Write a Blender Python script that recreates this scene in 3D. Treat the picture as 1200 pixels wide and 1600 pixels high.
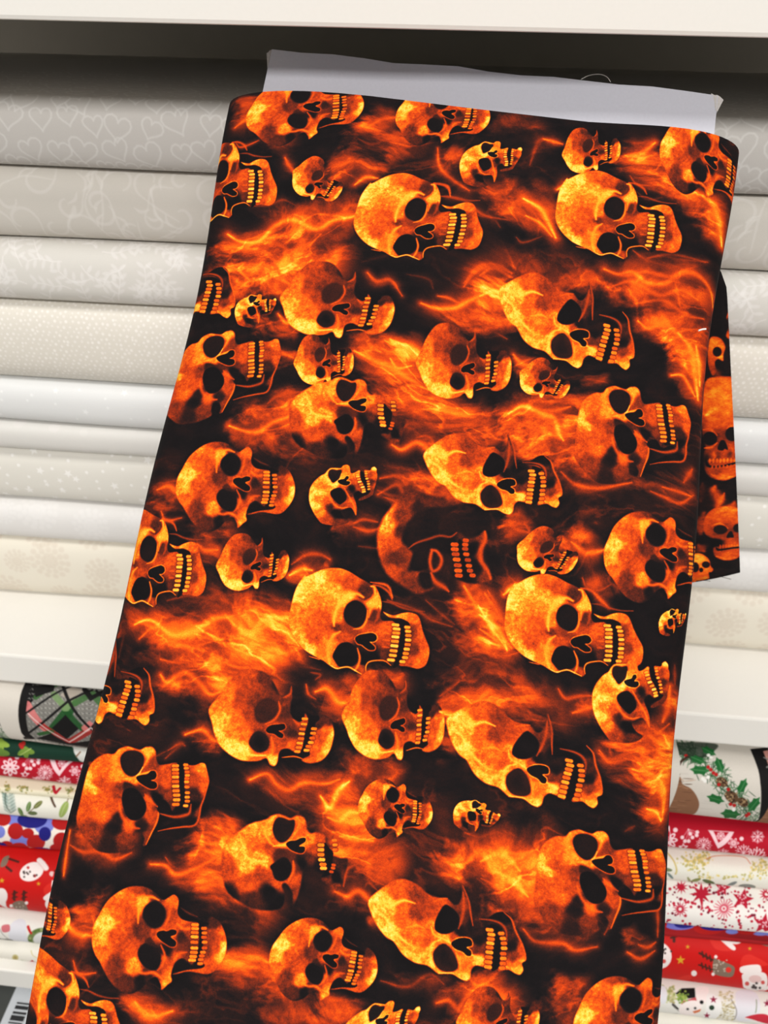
import bpy, bmesh, math, random
import numpy as np
from mathutils import Matrix, Vector

for _o in list(bpy.data.objects):
    bpy.data.objects.remove(_o, do_unlink=True)
SC = bpy.context.scene
COL = SC.collection
RNG = np.random.default_rng(7)
random.seed(7)

# ------------------------------------------------------------------ camera
F, CX, CY = 1200.0, 600.0, 800.0                 # focal length and centre in the 1200x1600 frame
_p = math.radians(36.2)
_X = np.array([16860, 1163, -1200.0]); _X /= np.linalg.norm(_X)      # the shelf's long axis seen by the camera
_D = np.array([0, math.cos(_p), math.sin(_p)]); _D -= _X * (_D @ _X); _D /= np.linalg.norm(_D)
_Z = -_D
_Y = np.cross(_Z, _X)
R = np.stack([_X, _Y, _Z])                       # world = R @ camera (x right, y down, z forward)
CAM = np.array([0.0, -0.36, 1.45])
cam_data = bpy.data.cameras.new('camera')
cam = bpy.data.objects.new('camera', cam_data)
COL.objects.link(cam)
cam_data.sensor_fit = 'VERTICAL'
cam_data.sensor_height = 36.0
cam_data.lens = F / 1600.0 * 36.0
cam_data.clip_start = 0.01
cam_data.dof.use_dof = True
cam_data.dof.focus_distance = 0.305
cam_data.dof.aperture_fstop = 20.0
_m = np.eye(4)
_m[:3, 0] = R[:, 0]; _m[:3, 1] = -R[:, 1]; _m[:3, 2] = -R[:, 2]; _m[:3, 3] = CAM
cam.matrix_world = Matrix(_m.tolist())
SC.camera = cam

# ------------------------------------------------------------------ light
world = bpy.data.worlds.new('shop_ambient')
SC.world = world
world.use_nodes = True
world.node_tree.nodes['Background'].inputs[0].default_value = (1.0, 0.98, 0.955, 1)
world.node_tree.nodes['Background'].inputs[1].default_value = 0.33


def area(name, loc, target, sx, sy, power, col=(1, 0.975, 0.94)):
    d = bpy.data.lights.new(name, 'AREA')
    d.shape = 'RECTANGLE'; d.size = sx; d.size_y = sy; d.energy = power; d.color = col
    o = bpy.data.objects.new(name, d); COL.objects.link(o)
    o.location = loc
    o.rotation_euler = (Vector(target) - Vector(loc)).to_track_quat('-Z', 'Y').to_euler()
    return o


area('ceiling_light_aisle', (-0.3, -0.95, 3.1), (-0.3, -0.95, 0), 2.4, 0.5, 32)
area('ceiling_light_next_aisle', (0.3, -2.7, 3.1), (0.3, -2.0, 0), 3.2, 0.6, 100)
SC.view_settings.view_transform = 'Standard'
SC.view_settings.look = 'None'
SC.view_settings.gamma = 1.0
SC.view_settings.use_curve_mapping = False
SC.view_settings.exposure = 0.0


# ------------------------------------------------------------------ geometry helpers
def ray(u, w):
    return R @ np.array([(u - CX) / F, (w - CY) / F, 1.0])


def at(u, w, axis, value):
    """the place on the plane axis = value that is seen at photo pixel (u, w)"""
    d = ray(u, w)
    return CAM + d * (value - CAM[axis]) / d[axis]


def obj(name, verts, faces, mat=None, parent=None, uv=None, smooth=True):
    me = bpy.data.meshes.new(name)
    me.from_pydata([tuple(map(float, v)) for v in verts], [], faces)
    if uv is not None:
        lay = me.uv_layers.new(name='UVMap')
        li = np.empty(len(me.loops), dtype=np.int32)
        me.loops.foreach_get('vertex_index', li)
        lay.data.foreach_set('uv', np.asarray(uv, dtype=np.float32)[li].ravel())
    me.polygons.foreach_set('use_smooth', [smooth] * len(me.polygons))
    me.validate(); me.update()
    o = bpy.data.objects.new(name, me); COL.objects.link(o)
    if mat:
        me.materials.append(mat)
    if parent:
        o.parent = parent
    return o


def box(name, lo, hi, mat, parent=None, bevel=0.0015):
    bm = bmesh.new()
    bmesh.ops.create_cube(bm, size=1)
    lo, hi = np.array(lo, float), np.array(hi, float)
    for v in bm.verts:
        v.co = Vector(((lo + hi) / 2 + np.array(v.co) * (hi - lo)).tolist())
    if bevel:
        bmesh.ops.bevel(bm, geom=list(bm.edges), offset=bevel, segments=2, affect='EDGES', profile=0.6)
    me = bpy.data.meshes.new(name); bm.to_mesh(me); bm.free()
    me.materials.append(mat)
    o = bpy.data.objects.new(name, me); COL.objects.link(o)
    if parent:
        o.parent = parent
    return o


def empty(name, loc=(0, 0, 0)):
    o = bpy.data.objects.new(name, None); COL.objects.link(o)
    o.empty_display_size = 0.02
    return o


def tag(o, label=None, cat=None, group=None, kind=None):
    for k, v in (('label', label), ('category', cat), ('group', group), ('kind', kind)):
        if v:
            o[k] = v
    return o


# ------------------------------------------------------------------ print painting (flat prints of the fabrics)
def smooth(pts, closed=True, n=5):
    p = np.asarray(pts, float)
    m = len(p)
    if m < 3:
        return p
    if closed:
        q = np.concatenate([p[-1:], p, p[:2]])
        segs = m
    else:
        q = np.concatenate([p[:1] * 2 - p[1:2], p, p[-1:] * 2 - p[-2:-1]])
        segs = m - 1
    t = np.linspace(0, 1, n, endpoint=False)[:, None]
    out = []
    for i in range(segs):
        a, b, c, d = q[i], q[i + 1], q[i + 2], q[i + 3]
        out.append(0.5 * (2 * b + (c - a) * t + (2 * a - 5 * b + 4 * c - d) * t ** 2 + (3 * b - a - 3 * c + d) * t ** 3))
    if not closed:
        out.append(p[-1:])
    return np.concatenate(out)


def grid(shape, lo, hi, pad):
    h, w = shape
    x0 = max(int(math.floor(lo[0] - pad)), 0); x1 = min(int(math.ceil(hi[0] + pad)) + 1, w)
    y0 = max(int(math.floor(lo[1] - pad)), 0); y1 = min(int(math.ceil(hi[1] + pad)) + 1, h)
    if x1 <= x0 or y1 <= y0:
        return None
    X, Y = np.meshgrid(np.arange(x0, x1, dtype=np.float32), np.arange(y0, y1, dtype=np.float32))
    return slice(y0, y1), slice(x0, x1), X, Y


def seg_dist(X, Y, p, closed):
    """distance to a polyline, the position along it, and inside-ness when closed"""
    best = np.full(X.shape, 1e12, np.float32); along = np.zeros(X.shape, np.float32)
    ins = np.zeros(X.shape, bool)
    m = len(p); n = m if closed else m - 1
    for i in range(n):
        ax, ay = p[i]; bx, by = p[(i + 1) % m]
        dx, dy = bx - ax, by - ay
        L = dx * dx + dy * dy
        if L < 1e-9:
            continue
        t = np.clip(((X - ax) * dx + (Y - ay) * dy) / L, 0, 1)
        d = (X - ax - t * dx) ** 2 + (Y - ay - t * dy) ** 2
        k = d < best
        best = np.where(k, d, best)
        if closed:
            if (ay > by) != (ay < by) or ay != by:
                c = (ay > Y) != (by > Y)
                if dy != 0:
                    ins ^= c & (X < dx * (Y - ay) / dy + ax)
        else:
            along = np.where(k, (i + t) / n, along)
    return np.sqrt(best), along, ins


def sstep(x):
    x = np.clip(x, 0, 1)
    return x * x * (3 - 2 * x)


def poly_alpha(shape, p, soft):
    p = np.asarray(p, float)
    g = grid(shape, p.min(0), p.max(0), soft + 1)
    if g is None:
        return None
    sy, sx, X, Y = g
    d, _, ins = seg_dist(X, Y, p, True)
    sd = np.where(ins, d, -d)
    return sy, sx, sstep(sd / (2 * soft) + 0.5), sd, X, Y


def line_alpha(shape, p, w, taper=0.0, soft=None):
    p = np.asarray(p, float)
    g = grid(shape, p.min(0), p.max(0), w * 1.6 + 1)
    if g is None:
        return None
    sy, sx, X, Y = g
    d, al, _ = seg_dist(X, Y, p, False)
    ww = w * (1 - taper * (1 - np.sin(np.pi * np.clip(al, 0.02, 0.98)))) * 0.5
    if soft is None:
        return sy, sx, np.exp(-(d / (ww + 0.3)) ** 2 * 1.1)
    return sy, sx, sstep((ww - d) / (2 * soft) + 0.5)


def spectral(shape, beta, ax=1.0, ay=1.0, seed=0, lo=1.0):
    h, w = shape
    g = np.random.default_rng(seed)
    f = np.fft.rfft2(g.standard_normal((h, w)).astype(np.float32))
    ky = np.fft.fftfreq(h)[:, None] * h * ay; kx = np.fft.rfftfreq(w)[None, :] * h * ax
    k = np.sqrt(kx * kx + ky * ky)
    f *= np.where(k < lo, 0, 1.0 / np.maximum(k, lo) ** beta)
    n = np.fft.irfft2(f, s=(h, w))
    n = (n - n.mean()) / n.std()
    return n.astype(np.float32)


def make_image(name, rgb):
    """rgb: rows top to bottom, display-encoded 0..1"""
    h, w = rgb.shape[:2]
    im = bpy.data.images.new(name, w, h, alpha=False)
    a = np.ones((h, w, 4), np.float32)
    a[..., :3] = np.clip(rgb[::-1], 0, 1)
    im.pixels.foreach_set(a.ravel())
    im.update()
    im.pack()
    return im


# ------------------------------------------------------------------ materials
def node_mat(name):
    m = bpy.data.materials.new(name); m.use_nodes = True
    nt = m.node_tree
    return m, nt, nt.nodes['Principled BSDF']


def plain(name, col, rough=0.5, bump=0.0, scale=300.0, spread=0.04, spec=0.5):
    m, nt, b = node_mat(name)
    tc = nt.nodes.new('ShaderNodeTexCoord')
    no = nt.nodes.new('ShaderNodeTexNoise'); no.inputs['Scale'].default_value = scale; no.inputs['Detail'].default_value = 4
    nt.links.new(tc.outputs['Object'], no.inputs['Vector'])
    mx = nt.nodes.new('ShaderNodeMix'); mx.data_type = 'RGBA'
    mx.inputs['A'].default_value = (*[c * (1 - spread) for c in col], 1)
    mx.inputs['B'].default_value = (*[min(1, c * (1 + spread)) for c in col], 1)
    nt.links.new(no.outputs['Fac'], mx.inputs['Factor'])
    nt.links.new(mx.outputs['Result'], b.inputs['Base Color'])
    b.inputs['Roughness'].default_value = rough
    b.inputs['Specular IOR Level'].default_value = spec
    if bump:
        bp = nt.nodes.new('ShaderNodeBump'); bp.inputs['Strength'].default_value = bump; bp.inputs['Distance'].default_value = 0.0006
        nt.links.new(no.outputs['Fac'], bp.inputs['Height']); nt.links.new(bp.outputs['Normal'], b.inputs['Normal'])
    return m


def cloth(name, image, rough=0.85, weave=2600.0, strength=0.25, spec=0.25, gain=1.0):
    """printed woven cotton: the painted print times a procedural thread weave"""
    m, nt, b = node_mat(name)
    uv = nt.nodes.new('ShaderNodeUVMap'); uv.uv_map = 'UVMap'
    tx = nt.nodes.new('ShaderNodeTexImage'); tx.image = image; tx.extension = 'REPEAT'; tx.interpolation = 'Linear'
    nt.links.new(uv.outputs['UV'], tx.inputs['Vector'])
    tc = nt.nodes.new('ShaderNodeTexCoord')
    w1 = nt.nodes.new('ShaderNodeTexNoise'); w1.inputs['Scale'].default_value = weave; w1.inputs['Detail'].default_value = 2
    nt.links.new(tc.outputs['Object'], w1.inputs['Vector'])
    mp = nt.nodes.new('ShaderNodeMapRange')
    mp.inputs['From Min'].default_value = 0.3; mp.inputs['From Max'].default_value = 0.7
    mp.inputs['To Min'].default_value = gain * (1 - strength * 0.5); mp.inputs['To Max'].default_value = gain * (1 + strength * 0.5)
    nt.links.new(w1.outputs['Fac'], mp.inputs['Value'])
    ml = nt.nodes.new('ShaderNodeMix'); ml.data_type = 'RGBA'; ml.blend_type = 'MULTIPLY'; ml.inputs['Factor'].default_value = 1.0
    nt.links.new(tx.outputs['Color'], ml.inputs['A']); nt.links.new(mp.outputs['Result'], ml.inputs['B'])
    nt.links.new(ml.outputs['Result'], b.inputs['Base Color'])
    bp = nt.nodes.new('ShaderNodeBump'); bp.inputs['Strength'].default_value = 0.25; bp.inputs['Distance'].default_value = 0.0003
    nt.links.new(w1.outputs['Fac'], bp.inputs['Height']); nt.links.new(bp.outputs['Normal'], b.inputs['Normal'])
    b.inputs['Roughness'].default_value = rough
    b.inputs['Specular IOR Level'].default_value = spec
    return m


M_SHELF = plain('white_laminate', (0.80, 0.78, 0.73), 0.45, 0.05, 500, 0.015)
M_BACK = plain('grey_back_panel', (0.42, 0.39, 0.34), 0.7, 0.0, 60, 0.05)
M_DECK = plain('charcoal_deck', (0.055, 0.06, 0.055), 0.6, 0.1, 200, 0.08)
M_FLOOR = plain('grey_floor', (0.35, 0.34, 0.32), 0.5, 0.05, 40, 0.08)
M_WALL = plain('shop_wall', (0.7, 0.68, 0.64), 0.8, 0.05, 80, 0.03)
M_CARD = plain('white_core_board', (0.54, 0.54, 0.60), 0.75, 0.12, 900, 0.05)
M_CARD_EDGE = plain('torn_board_edge', (0.55, 0.52, 0.50), 0.9, 0.4, 900, 0.18)
M_THREAD = plain('white_thread', (0.8, 0.78, 0.72), 0.7, 0, 300, 0.05)
M_DARK_THREAD = plain('dark_thread', (0.09, 0.07, 0.06), 0.8, 0, 300, 0.05)

# ------------------------------------------------------------------ the place: floor, wall and shelving
Z_TOP = 1.424            # underside of the top board
Z_MID, Z_MID_LOW = 1.0325, 1.003
LOW_Y = -0.075           # the lowest board stands further out
Z_LOW = at(0, 1516, 1, LOW_Y)[2]; Z_LOW_B = at(0, 1540, 1, LOW_Y)[2]
Z_DECK = 0.56
XL, XR = -0.70, 0.62
fl = box('floor', (-3, -3.2, -0.05), (3, 0.6, 0), M_FLOOR, bevel=0); tag(fl, kind='structure')
wl = box('wall_back', (-3, 0.46, 0), (3, 0.56, 3.2), M_WALL, bevel=0); tag(wl, kind='structure')

unit = empty('shelving_unit')
tag(unit, 'white laminate shop shelving holding the stacked fabric bolts', 'shelving')
box('shelf_board', (XL, 0.0, Z_TOP), (XR, 0.42, Z_TOP + 0.034), M_SHELF, unit, 0.0018)
box('shelf_board', (XL, 0.0, Z_MID_LOW), (XR, 0.42, Z_MID), M_SHELF, unit, 0.0018)
box('shelf_board', (XL, LOW_Y, Z_LOW_B), (XR, 0.42, Z_LOW), M_SHELF, unit, 0.0018)
box('shelf_board', (XL, 0.0, 1.83), (XR, 0.42, 1.864), M_SHELF, unit, 0.0018)
box('base_deck', (XL, -0.16, Z_DECK - 0.04), (XR, 0.42, Z_DECK), M_DECK, unit, 0.002)
box('plinth', (XL, -0.12, 0.0), (XR, 0.42, Z_DECK - 0.04), M_DECK, unit, 0.002)
box('back_panel', (XL, 0.42, 0.0), (XR, 0.435, 1.95), M_BACK, unit, 0)
box('side_panel', (XL - 0.02, -0.0, 0.0), (XL, 0.435, 1.95), M_SHELF, unit, 0.0015)
box('side_panel', (XR, -0.0, 0.0), (XR + 0.02, 0.435, 1.95), M_SHELF, unit, 0.0015)


# ------------------------------------------------------------------ bolts of cloth lying in the shelves
def profile(front, z0, z1, depth, bulge):
    """cross-section of a wrapped bolt: points (y, z) from the bottom back round the front to the top back, and arc length"""
    zm, hz = (z0 + z1) / 2, (z1 - z0) / 2
    pts = [(front + depth - bulge, z0)]
    for k in range(1, 6):
        pts.append((front + depth - bulge - (depth - 2 * bulge) * k / 5.0, z0))
    n = 18
    for k in range(1, n):
        a = -math.pi / 2 + math.pi * k / n
        pts.append((front + bulge - bulge * abs(math.cos(a)) ** 0.75, zm + hz * math.copysign(abs(math.sin(a)) ** 0.85, math.sin(a))))
    for k in range(0, 6):
        pts.append((front + bulge + (depth - 2 * bulge) * k / 5.0, z1))
    p = np.array(pts)
    L = np.concatenate([[0], np.cumsum(np.linalg.norm(np.diff(p, axis=0), axis=1))])
    mid = np.argmin(p[:, 0])
    return p, L - L[mid]


CAM_Y, CAM_Z = float(CAM[1]), float(CAM[2])


class Bolt:
    PXM = 2400.0       # print pixels per metre

    def __init__(self, front, z0, z1, x0, x1, depth=0.205, bulge=None, tilt=0.0):
        self.bulge = bulge if bulge else min(0.42 * (z1 - z0), 0.016)
        self.p, self.arc = profile(front, z0, z1, depth, self.bulge)
        self.pl = [(float(y), float(z)) for y, z in self.p]
        self.x0, self.x1, self.tilt, self.front = x0, x1, tilt, front
        self.z0, self.z1 = z0, z1
        self.u0, self.ulen = x0, x1 - x0
        self.v0, self.vlen = -0.11, 0.22           # arc range that carries the print
        self.W, self.H = int(self.ulen * self.PXM), int(self.vlen * self.PXM)

    def uv(self, u, w):
        """photo pixel -> print pixel on this bolt's surface"""
        d = ray(u, w)
        dx, dy, dz = (float(v) for v in d)
        best = None
        for i in range(len(self.pl) - 1):
            (ay, az), (by, bz) = self.pl[i], self.pl[i + 1]
            ey, ez = by - ay, bz - az
            kz = dz - self.tilt * dx                       # the stack leans a little along x
            det = -dy * ez + ey * kz
            if abs(det) < 1e-12:
                continue
            ry, rz = ay - CAM_Y, az - CAM_Z
            s = (-ry * ez + ey * rz) / det
            t = (dy * rz - kz * ry) / det
            if s > 0 and -1e-6 <= t <= 1 + 1e-6 and (best is None or s < best[0]):
                best = (s, CAM[0] + s * dx, self.arc[i] + t * (self.arc[i + 1] - self.arc[i]))
        if best is None:                                   # the ray misses: nearest end of the visible range
            s = (self.p[:, 0].min() - CAM[1]) / d[1]
            z = CAM[2] + s * d[2]
            best = (s, CAM[0] + s * d[0], (z - (self.z0 + self.z1) / 2) * 1.2)
        return np.array([(best[1] - self.u0) * self.PXM, (self.v0 + self.vlen - best[2]) * self.PXM])

    def pts(self, L):
        return np.array([self.uv(*q) for q in L])

    def scale(self, u, w):
        a = self.uv(u - 4, w); b = self.uv(u + 4, w)
        return np.linalg.norm(b - a) / 8.0

    def build(self, name, mat, label, cat='fabric bolt', group=None, core=True, seed=0):
        g = np.random.default_rng(seed)
        root = empty(name)
        tag(root, label, cat, group)
        nx = 26
        xs = np.linspace(self.x0, self.x1, nx)
        ph = g.uniform(0, 6.28, 4)
        V, UV = [], []
        for x in xs:
            for j, (y, z) in enumerate(self.p):
                k = 1.0 if 6 <= j <= len(self.p) - 7 else 0.0
                dy = 0.0012 * (math.sin(9 * x + ph[0]) + 0.6 * math.sin(23 * x + ph[1])) * k
                V.append((x, y + dy, z + self.tilt * x))
                UV.append(((x - self.u0) / self.ulen, (self.arc[j] - self.v0) / self.vlen))
        n = len(self.p)
        F_ = []
        for i in range(nx - 1):
            for j in range(n - 1):
                a = i * n + j
                F_.append((a, a + 1, a + n + 1, a + n))
            a = i * n
            F_.append((a + n - 1, a, a + n, a + 2 * n - 1))
        F_.append(tuple(range(n))); F_.append(tuple(reversed(range((nx - 1) * n, nx * n))))
        obj('fabric', V, F_, mat, root, UV)
        if core:
            zm = (self.z0 + self.z1) / 2
            c = box('core_board', (self.x0 - 0.012, self.front + 0.018, zm - 0.004), (self.x1 + 0.012, self.front + 0.19, zm + 0.004), M_CARD, root, 0.001)
            if self.tilt:
                for v in c.data.vertices:
                    v.co.z += self.tilt * v.co.x
        return root


class RGB:
    """a print in colour"""

    def __init__(self, h, w, col):
        self.a = np.empty((h, w, 3), np.float32); self.a[:] = col

    def put(self, r, col, op=1.0):
        if r is None:
            return
        sy, sx, al = r[:3]
        al = (al * op)[..., None]
        self.a[sy, sx] = self.a[sy, sx] * (1 - al) + np.asarray(col, np.float32) * al

    def poly(self, p, col, soft=0.8, op=1.0, sm=True):
        self.put(poly_alpha(self.a.shape[:2], smooth(p) if sm else np.asarray(p, float), soft), col, op)

    def line(self, p, w, col, op=1.0, soft=0.7, taper=0.0, sm=True):
        p = smooth(p, False) if sm and len(p) > 2 else np.asarray(p, float)
        self.put(line_alpha(self.a.shape[:2], p, w, taper, soft), col, op)

    def disc(self, c, rx, col, ry=None, rot=0.0, op=1.0, soft=0.8):
        ry = ry or rx
        m = max(rx, ry)
        g = grid(self.a.shape[:2], (c[0] - m, c[1] - m), (c[0] + m, c[1] + m), soft + 1)
        if g is None:
            return
        sy, sx, X, Y = g
        X = X - c[0]; Y = Y - c[1]
        cr, sr = math.cos(rot), math.sin(rot)
        e = np.sqrt(((X * cr + Y * sr) / rx) ** 2 + ((Y * cr - X * sr) / ry) ** 2)
        self.put((sy, sx, sstep((1 - e) * min(rx, ry) / (2 * soft) + 0.5)), col, op)

    def star(self, c, r, n, col, inner=0.42, rot=0.0, op=1.0):
        P = []
        for k in range(2 * n):
            a = rot + math.pi * k / n
            rr = r if k % 2 == 0 else r * inner
            P.append((c[0] + rr * math.sin(a), c[1] - rr * math.cos(a)))
        self.poly(P, col, 0.7, op, sm=False)

    def flake(self, c, r, col, arms=8, w=2.0, tips=True, op=1.0, rot=0.0):
        for k in range(arms):
            a = rot + 2 * math.pi * k / arms
            e = (c[0] + r * math.sin(a), c[1] - r * math.cos(a))
            self.line([c, e], w, col, op, sm=False)
            if tips:
                for s in (-1, 1):
                    b = (c[0] + 0.55 * r * math.sin(a), c[1] - 0.55 * r * math.cos(a))
                    f = (b[0] + 0.35 * r * math.sin(a + s * 0.7), b[1] - 0.35 * r * math.cos(a + s * 0.7))
                    self.line([b, f], w * 0.8, col, op, sm=False)
        self.disc(c, r * 0.16, col, op=op)


# ---- tone-on-tone cream prints
def cream_canvas(b, base):
    c = RGB(b.H, b.W, base)
    return c


def band(b, lo=-0.045, hi=0.07):
    """print rows that show (arc between lo and hi)"""
    return int((b.v0 + b.vlen - hi) * b.PXM), int((b.v0 + b.vlen - lo) * b.PXM)


def heart(c, x, y, s, rot, col, op):
    t = np.linspace(0, 2 * math.pi, 22)
    hx = 16 * np.sin(t) ** 3 / 16.0
    hy = -(13 * np.cos(t) - 5 * np.cos(2 * t) - 2 * np.cos(3 * t) - np.cos(4 * t)) / 16.0
    hx = hx * (1 + 0.12 * np.sin(t + x)); hy = hy * (1 + 0.1 * np.cos(t + y))
    P = np.stack([x + s * (hx * math.cos(rot) - hy * math.sin(rot)), y + s * (hx * math.sin(rot) + hy * math.cos(rot))], 1)
    c.line(P, 2.2, col, op, soft=0.9, sm=False)


def print_hearts(b, base, ink):
    c = cream_canvas(b, base); g = np.random.default_rng(3)
    r0, r1 = band(b, -0.03, 0.17)
    y = r0; row = 0
    while y < r1:
        x = g.uniform(0, 40)
        while x < b.W:
            s = g.uniform(10, 20)
            heart(c, x, y + g.uniform(-7, 7), s, g.uniform(-0.45, 0.45), ink, 0.75)
            x += s * 2.1 + g.uniform(1, 7)
        y += 30; row += 1
    return c.a


def print_scroll(b, base, ink):
    c = cream_canvas(b, base); g = np.random.default_rng(4)
    r0, r1 = band(b)
    for row in range(r0, r1, 48):
        x = g.uniform(-30, 20)
        while x < b.W:
            a0 = g.uniform(0, 6.28); s = g.choice([-1, 1]); r = g.uniform(16, 30)
            cx, cy = x, row + g.uniform(-22, 22)
            t = np.linspace(0, 4.6, 16)
            P = np.stack([cx + r * np.exp(-0.22 * t) * np.cos(a0 + s * t), cy + r * np.exp(-0.22 * t) * np.sin(a0 + s * t)], 1)
            c.line(P, 4.4, ink, 0.45, 1.1, 0.5, sm=False)
            e = P[0]; d = P[0] - P[1]; d = d / (np.linalg.norm(d) + 1e-6)
            q = [e, e + d * 24 + g.normal(0, 5, 2), e + d * 52 + g.normal(0, 12, 2)]
            c.line(q, 3.4, ink, 0.45, 1.1, 0.6)
            for k in range(2):
                f = e + d * (14 + 18 * k); nrm = np.array([-d[1], d[0]]) * s
                c.line([f, f + nrm * 9 + d * 8, f + nrm * 10 + d * 18], 4.4, ink, 0.5, 1.0, 0.8)
            x += g.uniform(34, 46)
    return c.a


def print_leaves(b, base, ink):
    c = cream_canvas(b, base); g = np.random.default_rng(5)
    r0, r1 = band(b)
    for row in range(r0, r1, 36):
        x = g.uniform(0, 20)
        while x < b.W:
            a = g.uniform(0, 6.28)
            P = [np.array([x, row + g.uniform(-16, 16)])]
            for k in range(4):
                a += g.uniform(-0.5, 0.5)
                P.append(P[-1] + 12 * np.array([math.cos(a), math.sin(a)]))
            c.line(P, 1.8, ink, 0.6, 0.8)
            for k in range(1, 5):
                for s in (-1, 1):
                    aa = a + s * 0.9
                    q = P[k] + 7 * np.array([math.cos(aa), math.sin(aa)])
                    c.disc(q, 6.2, ink, 2.4, aa, 0.5, 0.9)
            x += g.uniform(24, 34)
    return c.a


def print_dots(b, base, ink, gap, r, op=0.8, jitter=0.3):
    c = cream_canvas(b, base); g = np.random.default_rng(6)
    r0, r1 = band(b)
    k = 0
    y = r0
    while y < r1:
        x = (k % 2) * gap / 2
        while x < b.W:
            c.disc((x + g.normal(0, gap * jitter * 0.4), y + g.normal(0, gap * jitter * 0.4)), r * g.uniform(0.7, 1.2), ink, op=op * g.uniform(0.6, 1))
            x += gap
        y += gap * 0.8; k += 1
    return c.a


def print_stars(b, base, ink, gap, r, op=0.7):
    c = cream_canvas(b, base); g = np.random.default_rng(8)
    r0, r1 = band(b)
    y = r0
    while y < r1:
        x = g.uniform(0, gap)
        while x < b.W:
            q = (x, y + g.normal(0, gap * 0.2))
            if g.uniform() < 0.4:
                c.star(q, r * g.uniform(0.9, 1.7), 5, ink, 0.45, g.uniform(0, 1), op)
            else:
                c.disc(q, r * 0.5, ink, op=op)
            x += gap * g.uniform(0.7, 1.3)
        y += gap * 0.7
    return c.a


def print_lace(b, base, ink, op):
    """pale round lace flakes"""
    c = cream_canvas(b, base); g = np.random.default_rng(9)
    r0, r1 = band(b)
    y = r0
    while y < r1:
        x = g.uniform(0, 60)
        while x < b.W:
            r = g.uniform(24, 46)
            q = (x, y + g.uniform(-14, 14))
            for ring in (0.35, 0.68, 1.0):
                n = int(6 + 8 * ring)
                for k in range(n):
                    a = 2 * math.pi * k / n + ring
                    c.disc((q[0] + ring * r * 0.85 * math.cos(a), q[1] + ring * r * 0.85 * math.sin(a)), r * 0.14, ink, op=op, soft=2.2)
            c.disc(q, r * 0.16, ink, op=op)
            x += 2.15 * r + g.uniform(4, 20)
        y += 74
    return c.a


CREAMS = [
    # (photo y of lower crease at the left edge, print, base, ink, roughness, label)
    (258, 'hearts', (0.800, 0.785, 0.765), (0.875, 0.865, 0.850), 0.62, 'cream bolt with outlined hearts, topmost of the pale stack under the upper board'),
    (370, 'scroll', (0.835, 0.815, 0.780), (0.905, 0.890, 0.865), 0.55, 'cream bolt with pale curling scrollwork, second from the top of the pale stack'),
    (462, 'leaves', (0.845, 0.830, 0.805), (0.915, 0.905, 0.890), 0.50, 'off-white bolt with small leafy sprigs, third from the top of the pale stack'),
    (587, 'dots', (0.850, 0.830, 0.790), (0.935, 0.920, 0.895), 0.50, 'ivory bolt covered in tiny pin dots, fourth from the top of the pale stack'),
    (650, 'specks', (0.855, 0.860, 0.855), (0.930, 0.935, 0.930), 0.34, 'glossy cool white bolt with sparse specks, fifth from the top of the pale stack'),
    (689, 'plain', (0.825, 0.815, 0.795), (0.850, 0.840, 0.825), 0.45, 'thin plain off-white bolt, sixth from the top and slimmest of the pale stack'),
    (776, 'stars', (0.850, 0.838, 0.805), (0.930, 0.922, 0.905), 0.42, 'ivory bolt with scattered tiny stars, seventh from the top of the pale stack'),
    (831, 'flakes', (0.850, 0.842, 0.830), (0.880, 0.874, 0.866), 0.50, 'off-white bolt with faint flecks, second from the bottom of the pale stack'),
    (922, 'lace', (0.868, 0.842, 0.785), (0.800, 0.755, 0.690), 0.60, 'ivory bolt with beige lace snowflakes, bottom of the pale stack on the shelf board'),
]
zt = 1.386
for i, (py, kind, base, ink, rough, label) in enumerate(CREAMS):
    zb = at(0, py, 1, 0.071)[2] if i < 8 else Z_MID
    b = Bolt(0.060 + 0.002 * math.sin(i * 2.3), zb + 0.0002, zt, -0.42, 0.36)
    if kind == 'hearts':
        a = print_hearts(b, base, ink)
    elif kind == 'scroll':
        a = print_scroll(b, base, ink)
    elif kind == 'leaves':
        a = print_leaves(b, base, ink)
    elif kind == 'dots':
        a = print_dots(b, base, ink, 9.0, 1.9)
    elif kind == 'specks':
        a = print_stars(b, base, ink, 40, 4, 0.6)
    elif kind == 'plain':
        a = print_dots(b, base, ink, 60, 9, 0.5)
    elif kind == 'stars':
        a = print_stars(b, base, ink, 30, 5.5, 0.8)
    elif kind == 'flakes':
        a = print_lace(b, base, ink, 0.5)
    else:
        a = print_lace(b, base, ink, 0.42)
    im = make_image('print_' + kind, a)
    b.build('fabric_bolt', cloth('cream_cloth_' + kind, im, rough, 3200, 0.05, 0.3 if rough < 0.5 else 0.2), label, group='pale fabric bolts on the upper shelf', seed=i)
    zt = zb
# ------------------------------------------------------------------ holiday cottons on the lower shelf
def C8(*c):
    return tuple(v / 255.0 for v in c)


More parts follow.
